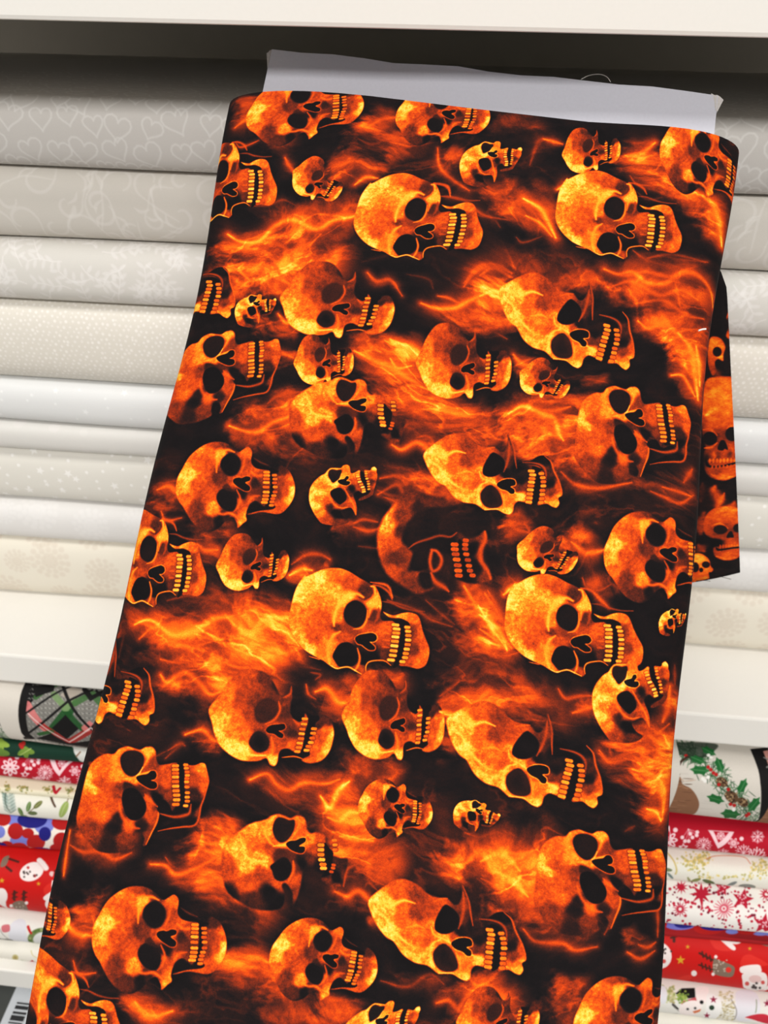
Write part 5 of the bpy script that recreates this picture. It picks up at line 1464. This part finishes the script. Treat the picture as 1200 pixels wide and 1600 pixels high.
def stamp(V, a, marks, gain=1.0):
    """lay one skull of kind a on the print so that its eyes and mouth fall on marks"""
    src = np.hstack([a.marks, np.ones((3, 1))])
    M = np.linalg.solve(np.hstack([np.asarray(marks), np.ones((3, 1))]), a.marks)      # print -> drawing
    Mi = np.linalg.solve(src, np.asarray(marks))
    h, w = a.V.shape
    c = np.array([[0, 0, 1], [w, 0, 1], [w, h, 1], [0, h, 1.0]]) @ Mi
    g = grid(V.shape, c.min(0), c.max(0), 0)
    if g is None:
        return
    sy, sx, X, Y = g
    x = X * M[0, 0] + Y * M[1, 0] + M[2, 0]; y = X * M[0, 1] + Y * M[1, 1] + M[2, 1]
    inside = (x > 0) & (x < w - 2) & (y > 0) & (y < h - 2)
    A = sample(a.A, x, y) * inside
    V[sy, sx] = V[sy, sx] * (1 - A) + gain * sample(a.V, x, y) * A


def add_light(V, p, w, v, ridge=None, taper=0.7, op=1.0):
    r = line_alpha(V.shape, p, w, taper)
    if r is None:
        return
    sy, sx, al = r
    t = v if ridge is None else v * (0.84 + 0.24 * ridge[sy, sx])
    V[sy, sx] = np.maximum(V[sy, sx], V[sy, sx] * (1 - al * op) + t * al * op)


FIRE_X = [0.0, 0.08, 0.2, 0.32, 0.45, 0.56, 0.66, 0.76, 0.86, 0.95, 1.1]
FIRE_C = np.array([(11, 8, 10), (18, 13, 15), (44, 21, 18), (98, 33, 18), (168, 50, 14), (214, 66, 10), (238, 90, 10), (250, 124, 16), (255, 164, 32), (255, 198, 58), (255, 230, 116)]) / 255.0


def fire(V):
    return np.stack([np.interp(V, FIRE_X, FIRE_C[:, k]) for k in range(3)], -1).astype(np.float32)


def paint_skull_print():
    V = np.zeros((SH, SW), np.float32)
    # smoke and licks of flame between the skulls
    n = spectral(V.shape, 1.9, 2.0, 1.0, 21, 5)
    wx, wy = spectral(V.shape, 2.2, 1, 1, 22, 3), spectral(V.shape, 2.2, 1, 1, 23, 3)
    Yi, Xi = np.meshgrid(np.arange(SH, dtype=np.float32), np.arange(SW, dtype=np.float32), indexing='ij')
    m = sample(spectral(V.shape, 2.0, 1.8, 0.9, 24, 14), Xi + 34 * wx, Yi + 26 * wy)
    ridge = np.exp(-(m / 0.28) ** 2)                       # bright curling threads
    fine = sample(spectral(V.shape, 1.75, 1.7, 0.9, 25, 22), Xi + 30 * wy, Yi + 22 * wx)
    ridge2 = np.clip(0.5 + 0.33 * fine, 0, 1) * 0.6 + 0.4 * ridge
    V += 0.075 + 0.085 * np.clip(n * 0.6 + 0.15, 0, 2) + 0.06 * ridge * np.clip(n + 0.4, 0, 1.6) + 0.012 * fine
    heat = np.zeros_like(V)
    for view, pts, w, v in FLAME_BODIES:
        p = smooth(K(view, pts), False, 4) if len(pts) > 2 else K(view, pts)
        r = line_alpha(V.shape, p, w * 0.375 * 1.28 * 2.1, 0.35)
        if r is None:
            continue
        sy, sx, al = r
        heat[sy, sx] = np.maximum(heat[sy, sx], al * v) * 0.65 + 0.35 * np.minimum(heat[sy, sx] + al * v * 0.7, 0.8)
    hw = sample(heat, Xi + 12 * wx + 5 * fine, Yi + 9 * wy + 4 * m)
    V[:] = np.maximum(V, np.minimum(1.22 * hw, 0.78) * (0.68 + 0.52 * ridge2) + 0.02 * fine)
    for view, pts, w, v in FLAME_WISPS:
        p = smooth(K(view, pts), False, 5) if len(pts) > 2 else K(view, pts)
        k = 0.375 * 1.28
        add_light(V, p, w * k * 5.0, v * 0.56, ridge2, 0.4, 0.75)
        add_light(V, p, w * k * 2.6, v * 0.76, ridge2, 0.6, 0.7)
        add_light(V, p, w * k * 1.0, v * 0.98, ridge2, 0.75)
    D = build_archetypes()
    for kind, view, e1, e2, mo in SKULLS:
        a = D[kind]
        stamp(V, a, a.marks + a.o if e1 is None else K(view, (e1, e2, mo)))
    # wisps that cross in front of skulls
    for view, pts, w, v in (('c2', [(880, 770), (930, 780), (942, 822)], 10, .6), ('d2', [(610, 425), (680, 440), (702, 490)], 10, .6),
                            ('c5', [(700, 700), (760, 720), (830, 700)], 40, .55), ('d5', [(450, 440), (520, 420), (600, 430)], 46, .6),
                            ('d2', [(900, 965), (960, 980)], 20, .8)):
        add_light(V, smooth(K(view, pts), False, 4) if len(pts) > 2 else K(view, pts), w * 0.6, v, ridge2)
    # crisp edges: light rims round sockets, teeth and jaws
    for sg, am in ((7.0, 0.28), (2.2, 0.18)):
        ky = np.fft.fftfreq(SH)[:, None]; kx = np.fft.rfftfreq(SW)[None, :]
        soft_ = np.fft.irfft2(np.fft.rfft2(V) * np.exp(-2 * (math.pi * sg) ** 2 * (kx * kx + ky * ky)), s=V.shape).astype(np.float32)
        V += am * (V - soft_)
    np.clip(V, 0.03, 1.05, out=V)
    # the print runs on below and round the edges
    r1 = int(cv(300, 1625)[1]); r0 = int(cv(700, 260)[1])
    n_ = SH - r1
    f_ = sstep(np.arange(n_, dtype=np.float32) / 40)[:, None]
    V[r1:] = V[r1:] * (1 - f_) + V[r0:r0 + n_] * f_
    cl_, cr_ = int((-0.1165 - S0) * PPM), int((0.1115 - S0) * PPM)
    V[:, :cl_] = V[:, cr_ - 260 - cl_:cr_ - 260]
    V[:, cr_:] = V[:, cl_ + 200:cl_ + 200 + SW - cr_]
    g = np.random.default_rng(31)
    V += 0.018 * g.standard_normal(V.shape).astype(np.float32) * (0.6 + V) + 0.012 * fine
    return V, D


SKULL_V, ARCH = paint_skull_print()
IM_SKULL = make_image('print_flaming_skulls', fire(np.clip(SKULL_V, 0, 1.1)))
M_SKULL = cloth('flaming_skull_cotton', IM_SKULL, 0.85, 2400, 0.30, 0.15, 0.86)

bolt = empty('fabric_bolt')
tag(bolt, 'large black cotton bolt printed with orange flaming skulls, leaning in front of the shelves', 'fabric bolt')


def bp(s, t, n):
    """across, down, out of the front -> world"""
    return B_O + B_RIGHT * s - B_UP * t + B_N * n


# width and ends of the cloth from its silhouette
_L = np.mean([on_bolt(330, 350, 0)[0], on_bolt(270, 639, 0)[0], on_bolt(142, 1200, 0)[0], on_bolt(71, 1499, 0)[0]])
_R = np.mean([on_bolt(1132, 350, 0)[0], on_bolt(1110, 586, 0)[0], on_bolt(1061, 1050, 0)[0], on_bolt(1016, 1469, 0)[0]])
S_MID, S_HALF = (_L + _R) / 2, (_R - _L) / 2
T_TOP = np.mean([on_bolt(560, 149)[1], on_bolt(850, 182)[1]])
T_END = T_TOP + 0.555
NPROF = 72
prof = []
for k in range(NPROF):
    a = math.pi * 2 * k / NPROF + math.pi                        # starts at the left edge, goes over the front
    c_, s_ = math.cos(a), math.sin(a)
    prof.append((S_HALF * math.copysign(abs(c_) ** 0.36, c_), -T_HALF * math.copysign(abs(s_) ** 0.62, s_)))
prof = np.array(prof)
seg = np.linalg.norm(np.roll(prof, -1, 0) - prof, axis=1)
arc = np.concatenate([[0], np.cumsum(seg)])
ifront = int(np.argmin(np.abs(prof[:, 0]) + (prof[:, 1] < 0) * 10))
arc = arc - arc[ifront]
ARC_E = abs(arc[0])


def wrap_u(a):
    """the cloth is pulled tight round the edges: the print spreads a little there"""
    f = abs(a) / ARC_E
    d = 0.0095
    return math.copysign(abs(a) - d * (f ** 10 if f < 1 else 1.0), a)


V_, UV_, F_ = [], [], []
NT = 60
for i in range(NT + 1):
    t = T_TOP + (T_END - T_TOP) * i / NT
    for k in range(NPROF + 1):
        s, n = prof[k % NPROF]
        f = s / S_HALF
        edge = 0.0016 * math.sin(16 * t + 2.0) + 0.0012 * math.sin(39 * t)
        dt = 0.0
        if i == 0:
            dt = 0.0018 * math.sin(5 * f + 0.6) + (0.004 if n < 0 else 0.0)
        nn = n * (1 + 0.04 * math.sin(14 * t + 3 * f)) + 0.0008 * math.sin(33 * t + 7 * f)
        V_.append(bp(S_MID + s + edge * f * abs(f), t + dt, nn))
        UV_.append(((S_MID + wrap_u(arc[k]) - S0) / (S1 - S0), 1 - (t + dt - T0) / (T1 - T0)))
for i in range(NT):
    for k in range(NPROF):
        a = i * (NPROF + 1) + k
        F_.append((a, a + NPROF + 1, a + NPROF + 2, a + 1))
outer = obj('fabric', V_, F_, M_SKULL, bolt, UV_)
# end faces of the wound cloth: layers stepping in towards the core board
V_, UV_, F_ = [], [], []
for j, q in enumerate((0.9, 0.78, 0.66, 0.54, 0.42, 0.3)):
    for k in range(NPROF):
        s, n = prof[k]
        sf = S_HALF - (1 - q) * T_HALF
        V_.append(bp(S_MID + s / S_HALF * sf, T_TOP + 0.0022 + (0.0016 if j % 2 else 0.0) + (0.004 if n < 0 else 0), n * q))
        UV_.append((0.02 * j, 0.5))
for j in range(5):
    for k in range(NPROF):
        a, b = j * NPROF + k, j * NPROF + (k + 1) % NPROF
        F_.append((a, b, b + NPROF, a + NPROF))
M_LAYER = plain('wound_cloth_layers', (0.07, 0.045, 0.04), 0.9, 0.3, 900, 0.4)
obj('cloth_layers', V_, F_, M_LAYER, bolt, UV_, smooth=False)

# the core board: folded white card, open edge at the top
cl, cr = on_bolt(415, 140, 0.003)[0], on_bolt(1118, 185, 0.003)[0]
TL, TR = on_bolt(425, 78, 0.003)[1], on_bolt(1122, 148, 0.003)[1]
TLs, TRs = on_bolt(425, 78, 0.003)[0], on_bolt(1122, 148, 0.003)[0]


def sheet(name, corners, thick, mat, parent, nseg=14, wob=0.0006):
    """a thin slab spanned by (across, down) corners TL TR BR BL at height n"""
    V, Fc = [], []
    for side in (0, 1):
        for i in range(nseg + 1):
            for j in range(3):
                f, g = i / nseg, j / 2
                q = (np.array(corners[0]) * (1 - f) + np.array(corners[1]) * f) * (1 - g) + (np.array(corners[3]) * (1 - f) + np.array(corners[2]) * f) * g
                w = wob * math.sin(i * 1.9 + j) if j == 0 else 0
                V.append(bp(q[0], q[1] + w, q[2] + (thick if side else 0) + wob * 0.6 * math.sin(i * 1.3)))
    m = (nseg + 1) * 3
    idx = lambda s, i, j: s * m + i * 3 + j
    for i in range(nseg):
        for j in range(2):
            Fc.append((idx(1, i, j), idx(1, i, j + 1), idx(1, i + 1, j + 1), idx(1, i + 1, j)))
            Fc.append((idx(0, i, j), idx(0, i + 1, j), idx(0, i + 1, j + 1), idx(0, i, j + 1)))
        Fc.append((idx(0, i, 0), idx(1, i, 0), idx(1, i + 1, 0), idx(0, i + 1, 0)))
        Fc.append((idx(0, i, 2), idx(0, i + 1, 2), idx(1, i + 1, 2), idx(1, i, 2)))
    for j in range(2):
        Fc.append((idx(0, 0, j), idx(0, 0, j + 1), idx(1, 0, j + 1), idx(1, 0, j)))
        Fc.append((idx(0, nseg, j), idx(1, nseg, j), idx(1, nseg, j + 1), idx(0, nseg, j + 1)))
    return obj(name, V, Fc, mat, parent, smooth=False)


core = sheet('core_board', [(TLs, TL, 0.002), (TRs, TR, 0.002), (cr, T_END + 0.02, 0.002), (cl, T_END + 0.02, 0.002)], 0.0014, M_CARD, bolt)
sheet('board_back', [(TLs - 0.0008, TL + 0.003, -0.0045), (TRs + 0.0008, TR + 0.003, -0.0045), (cr, T_END + 0.018, -0.0045), (cl, T_END + 0.018, -0.0045)], 0.0014, M_CARD, core)
sheet('torn_edge', [(TLs - 0.0022, TL + 0.002, -0.003), (TLs + 0.0004, TL - 0.0006, -0.003), (TLs + 0.0006, TL + 0.009, -0.003), (TLs - 0.0004, TL + 0.009, -0.003)], 0.006, M_CARD_EDGE, core, 4, 0.0004)
sheet('torn_edge', [(TRs - 0.003, TR - 0.0004, -0.003), (TRs + 0.0026, TR + 0.0016, -0.003), (TRs + 0.0006, TR + 0.008, -0.003), (TRs - 0.0006, TR + 0.008, -0.003)], 0.006, M_CARD_EDGE, core, 4, 0.0005)


def tube(name, pts, r, mat, parent):
    """a thin thread as a five-sided mesh"""
    P_ = smooth(np.array(pts, float), False, 3) if len(pts) > 2 else np.array(pts, float)
    V, Fc = [], []
    for i, q in enumerate(P_):
        d = P_[min(i + 1, len(P_) - 1)] - P_[max(i - 1, 0)]
        d = d / np.linalg.norm(d)
        e1 = np.cross(d, B_N + 0.01); e1 /= np.linalg.norm(e1)
        e2 = np.cross(d, e1)
        for k in range(5):
            a = 2 * math.pi * k / 5
            V.append(q + r * (e1 * math.cos(a) + e2 * math.sin(a)))
    for i in range(len(P_) - 1):
        for k in range(5):
            a, b_ = i * 5 + k, i * 5 + (k + 1) % 5
            Fc.append((a, b_, b_ + 5, a + 5))
    Fc.append((0, 1, 2, 3, 4)); n = (len(P_) - 1) * 5
    Fc.append((n + 4, n + 3, n + 2, n + 1, n))
    return obj(name, V, Fc, mat, parent)


# ---- the loose end of the cloth hanging behind the bolt's right edge, print upright
FY = 0.022
PF = 4200.0
f_tl = at(1010, 330, 1, FY); f_tr = at(1131, 345, 1, FY); f_br = at(1155, 891, 1, FY); f_bl = at(950, 926, 1, FY)
fx0, fx1 = min(f_tl[0], f_bl[0]) - 0.01, max(f_tr[0], f_br[0]) + 0.01
fz0, fz1 = min(f_bl[2], f_br[2]) - 0.01, max(f_tl[2], f_tr[2]) + 0.01
FW, FH = int((fx1 - fx0) * PF), int((fz1 - fz0) * PF)


def fl_(ox, oy, sc):
    def f(x, y):
        q = at(ox + sc * x, oy + sc * y, 1, FY)
        return np.array([(q[0] - fx0) * PF, (fz1 - q[2]) * PF])
    return f


def paint_flap():
    V = np.zeros((FH, FW), np.float32)
    n = spectral(V.shape, 1.8, 1.6, 1, 41, 2); fine = spectral(V.shape, 1.2, 1.6, 1, 42, 8)
    V += 0.06 + 0.05 * np.clip(n, 0, 2) + 0.012 * fine
    P8, P7 = fl_(1040, 640, 0.175), fl_(1040, 400, 0.1624)

    def T(f, L):
        return np.array([f(*q) for q in L])

    def glow(f, L, w, v):
        k = np.linalg.norm(f(100, 100) - f(0, 100)) / 100
        add_light(V, smooth(T(f, L), False, 4) if len(L) > 2 else T(f, L), w * k * 1.8, v, np.clip(0.5 + 0.35 * fine, 0, 1.1))

    def fill(f, L, vals, soft=1.6, rim=0.12):
        r = poly_alpha(V.shape, smooth(T(f, L), True, 4), soft)
        if r is None:
            return
        sy, sx, al, sd, X, Y = r
        if np.ndim(vals) == 0:
            v = vals
        else:
            v = field(X, Y, T(f, [q[:2] for q in vals]), [q[2] for q in vals]) * (1 + 0.07 * fine[sy, sx]) * (1 - rim * np.exp(-(sd / 5) ** 2))
        V[sy, sx] = V[sy, sx] * (1 - al) + v * al

    def oval(f, x, y, rx, ry, v, soft=1.8):
        fill(f, [(x + rx * math.cos(a), y + ry * math.sin(a)) for a in np.linspace(0, 6.283, 10, endpoint=False)], v, soft)

    def row(f, x0, x1, y, n_, h, v, slope=0.0):
        for i in range(n_):
            x = x0 + (x1 - x0) * (i + 0.5) / n_
            yy = y + slope * (x - x0)
            glow(f, [(x, yy - h / 2), (x, yy + h / 2)], abs(x1 - x0) / n_ * 0.42, v)

    def shade(f, x, y, rx, ry, amount):
        c0 = f(x, y); k = np.linalg.norm(f(x + 100, y) - c0) / 100
        g = grid(V.shape, c0 - 2 * k * max(rx, ry), c0 + 2 * k * max(rx, ry), 0)
        if g:
            sy, sx, X, Y = g
            V[sy, sx] *= 1 - amount * np.exp(-((X - c0[0]) / (rx * k)) ** 2 - ((Y - c0[1]) / (ry * k)) ** 2)

    for f, L, w, v in ((P7, [(520, 1500), (480, 1350), (560, 1250)], 90, .45), (P8, [(430, 900), (470, 780), (420, 700), (430, 660)], 60, .6), (P8, [(560, 900), (600, 800)], 70, .5), (P8, [(300, 1080), (330, 900)], 80, .4),
                       (P8, [(280, 1180), (330, 1230)], 70, .5), (P8, [(470, 820), (510, 720)], 26, .66), (P8, [(320, 640), (300, 800)], 50, .24), (P7, [(520, 1200), (470, 1080)], 60, .35), (P8, [(420, 1400), (600, 1420)], 80, .14)):
        glow(f, L, w, v)
    # large skull
    fill(P8, [(350, -250), (450, -300), (620, -300), (760, -200), (800, 0), (780, 200), (700, 330), (690, 480), (640, 560), (520, 602), (400, 590), (340, 520), (330, 400), (345, 320), (320, 200), (310, 0)],
         [(450, -150, .70), (600, -100, .74), (400, 60, .66), (550, 80, .62), (480, 230, .5), (620, 280, .55), (380, 350, .5), (520, 420, .5), (420, 520, .5), (520, 580, .66), (600, 540, .58)], 3)
    shade(P8, 388, 250, 95, 90, .5); shade(P8, 585, 205, 90, 90, .5); shade(P8, 350, 430, 40, 90, .75); shade(P8, 455, 390, 30, 50, .4); shade(P8, 560, 380, 26, 50, .4); shade(P8, 330, 120, 40, 120, .35)
    glow(P8, [(360, 40), (440, -20), (540, 0), (620, -40)], 50, .86); glow(P8, [(400, 560), (500, 590), (600, 570)], 24, .78); glow(P8, [(330, 170), (390, 165), (450, 215)], 16, .72); glow(P8, [(540, 150), (600, 120)], 16, .7)
    oval(P8, 388, 245, 62, 60, .07); oval(P8, 580, 200, 56, 62, .07)
    fill(P8, [(490, 255), (520, 265), (545, 335), (515, 330), (500, 345), (455, 335), (470, 280)], .04)
    glow(P8, [(340, 330), (400, 320), (450, 280)], 16, .66); glow(P8, [(560, 290), (600, 350), (590, 400)], 20, .62); glow(P8, [(420, 360), (430, 420)], 18, .6)
    row(P8, 370, 620, 440, 8, 34, .74, -0.05)
    fill(P8, [(350, 430), (390, 480), (480, 476), (560, 458), (630, 440), (630, 456), (560, 476), (480, 494), (390, 500), (352, 480)], .04, 1.2)
    row(P8, 390, 620, 496, 7, 24, .66, -0.08)
    # middle skull
    fill(P8, [(330, 960), (380, 880), (470, 840), (600, 840), (700, 900), (720, 1050), (690, 1150), (680, 1250), (620, 1305), (520, 1312), (430, 1280), (410, 1200), (480, 1180), (480, 1130), (380, 1110), (330, 1060)],
         [(420, 900, .66), (560, 890, .72), (600, 960, .6), (380, 1000, .55), (450, 1090, .5), (540, 1000, .55), (560, 1150, .58), (520, 1280, .64), (600, 1260, .55), (640, 1100, .5), (450, 1240, .45)], 2.5)
    shade(P8, 475, 1045, 100, 66, .45); shade(P8, 640, 1035, 70, 60, .45); shade(P8, 430, 1150, 70, 36, .8); shade(P8, 500, 1150, 30, 40, .35)
    glow(P8, [(430, 900), (520, 860), (600, 900)], 44, .84); glow(P8, [(400, 1010), (470, 985), (540, 1030)], 14, .72); glow(P8, [(440, 1275), (530, 1300), (620, 1290)], 20, .74)
    oval(P8, 475, 1040, 62, 40, .12); oval(P8, 630, 1030, 40, 38, .1)
    fill(P8, [(575, 1058), (595, 1110), (565, 1112), (530, 1112), (545, 1070)], .05)
    row(P8, 460, 640, 1190, 7, 30, .68); row(P8, 460, 640, 1224, 7, 22, .6)
    fill(P8, [(435, 1195), (470, 1210), (560, 1200), (645, 1195), (645, 1210), (560, 1216), (470, 1228), (440, 1222)], .04, 1.1)
    # small yellow skull at the hem
    fill(P8, [(200, 1300), (240, 1255), (310, 1255), (370, 1300), (388, 1360), (410, 1390), (395, 1412), (370, 1420), (375, 1480), (340, 1520), (200, 1520)],
         [(250, 1290, .84), (320, 1290, .8), (360, 1330, .74), (395, 1400, .76), (300, 1440, .66), (350, 1470, .72), (250, 1430, .55)], 2)
    oval(P8, 250, 1372, 34, 44, .06); oval(P8, 345, 1348, 36, 30, .1); oval(P8, 303, 1395, 18, 20, .05, 1.2)
    fill(P8, [(260, 1490), (320, 1482), (375, 1470), (372, 1482), (320, 1494), (262, 1502)], .05, 1)
    # upper yellow skull and the sliver by the edge
    fill(P7, [(420, 800), (480, 770), (540, 800), (570, 870), (550, 940), (548, 1000), (500, 985), (470, 1020), (480, 1110), (440, 1140), (400, 1000)],
         [(480, 800, .78), (540, 860, .74), (530, 980, .8), (460, 1080, .5), (470, 1000, .6)], 2)
    oval(P7, 492, 915, 42, 46, .06)
    fill(P7, [(600, 530), (580, 590), (600, 640), (590, 700), (575, 760), (600, 790), (640, 790), (640, 530)], [(600, 560, .72), (600, 760, .7), (600, 650, .4)], 2)
    oval(P7, 605, 600, 14, 30, .15)
    w_ = int(0.034 * PF)
    far = np.roll(np.roll(V, -w_, 1), -int(0.02 * PF), 0)
    keep = np.arange(FW)[None, :] < int((at(1090, 900, 1, FY)[0] - fx0) * PF) - 8 - 0 * V.astype(int)
    V[:] = np.where(keep, np.maximum(V * 0.999, far), V)
    V[:] += 0.012 * fine
    return V


IM_FLAP = make_image('print_skulls_loose_end', fire(np.clip(paint_flap(), 0, 1.1)))
M_FLAP = cloth('skull_cotton_loose_end', IM_FLAP, 0.8, 2400, 0.12, 0.2)
V_, UV_, F_ = [], [], []
NI, NJ = 12, 40
for side in (0, 1):
    for j in range(NJ + 1):
        for i in range(NI + 1):
            f, g = i / NI, j / NJ
            q = (f_tl * (1 - f) + f_tr * f) * (1 - g) + (f_bl * (1 - f) + f_br * f) * g
            y = FY + 0.004 * math.sin(3.2 * f + 2.5 * g) * g
            q3 = np.array([q[0], y, q[2]])
            hook = bp(S_MID + S_HALF * (0.40 + 0.50 * f), 0.052 + 0.05 * g, -T_HALF - 0.0012)     # pinned to the back of the bolt
            wgt = float(sstep(np.float64(g / 0.16)))
            q3 = hook * (1 - wgt) + q3 * wgt
            V_.append((q3[0], q3[1] + (0.0005 if side else 0), q3[2]))
            UV_.append(((q[0] - fx0) / (fx1 - fx0), (q[2] - fz0) / (fz1 - fz0)))
mm = (NI + 1) * (NJ + 1)
for j in range(NJ):
    for i in range(NI):
        a = j * (NI + 1) + i
        F_.append((a, a + NI + 1, a + NI + 2, a + 1))
        F_.append((mm + a, mm + a + 1, mm + a + NI + 2, mm + a + NI + 1))
ring = [i for i in range(NI + 1)] + [j * (NI + 1) + NI for j in range(1, NJ + 1)] + [NJ * (NI + 1) + i for i in range(NI - 1, -1, -1)] + [j * (NI + 1) for j in range(NJ - 1, 0, -1)]
for a, b in zip(ring, ring[1:] + ring[:1]):
    F_.append((a, b, mm + b, mm + a))
flap = obj('loose_end', V_, F_, M_FLAP, bolt, UV_)
flap['label'] = 'loose cloth end hanging down with upright skulls'
for L in ([(1082, 903), (1095, 906), (1110, 908)], [(1118, 899), (1130, 902), (1142, 905)], [(1128, 896), (1136, 899)]):
    tube('thread', [at(x, y, 1, FY) for x, y in L], 0.00018, M_DARK_THREAD, flap)
tube('thread', [bp(*on_bolt(908 + dx, 124 - dy, 0.004), 0.004) for dx, dy in ((0, 0), (12, 6), (28, 8), (40, 4), (46, -4))], 0.00016, M_THREAD, core)
st = [on_bolt(x, y) for x, y in ((1091, 517), (1097, 515), (1103, 514.5))]
tube('staple', [bp(s, t, T_HALF + 0.0002) for s, t in st], 0.00035, M_THREAD, bolt)
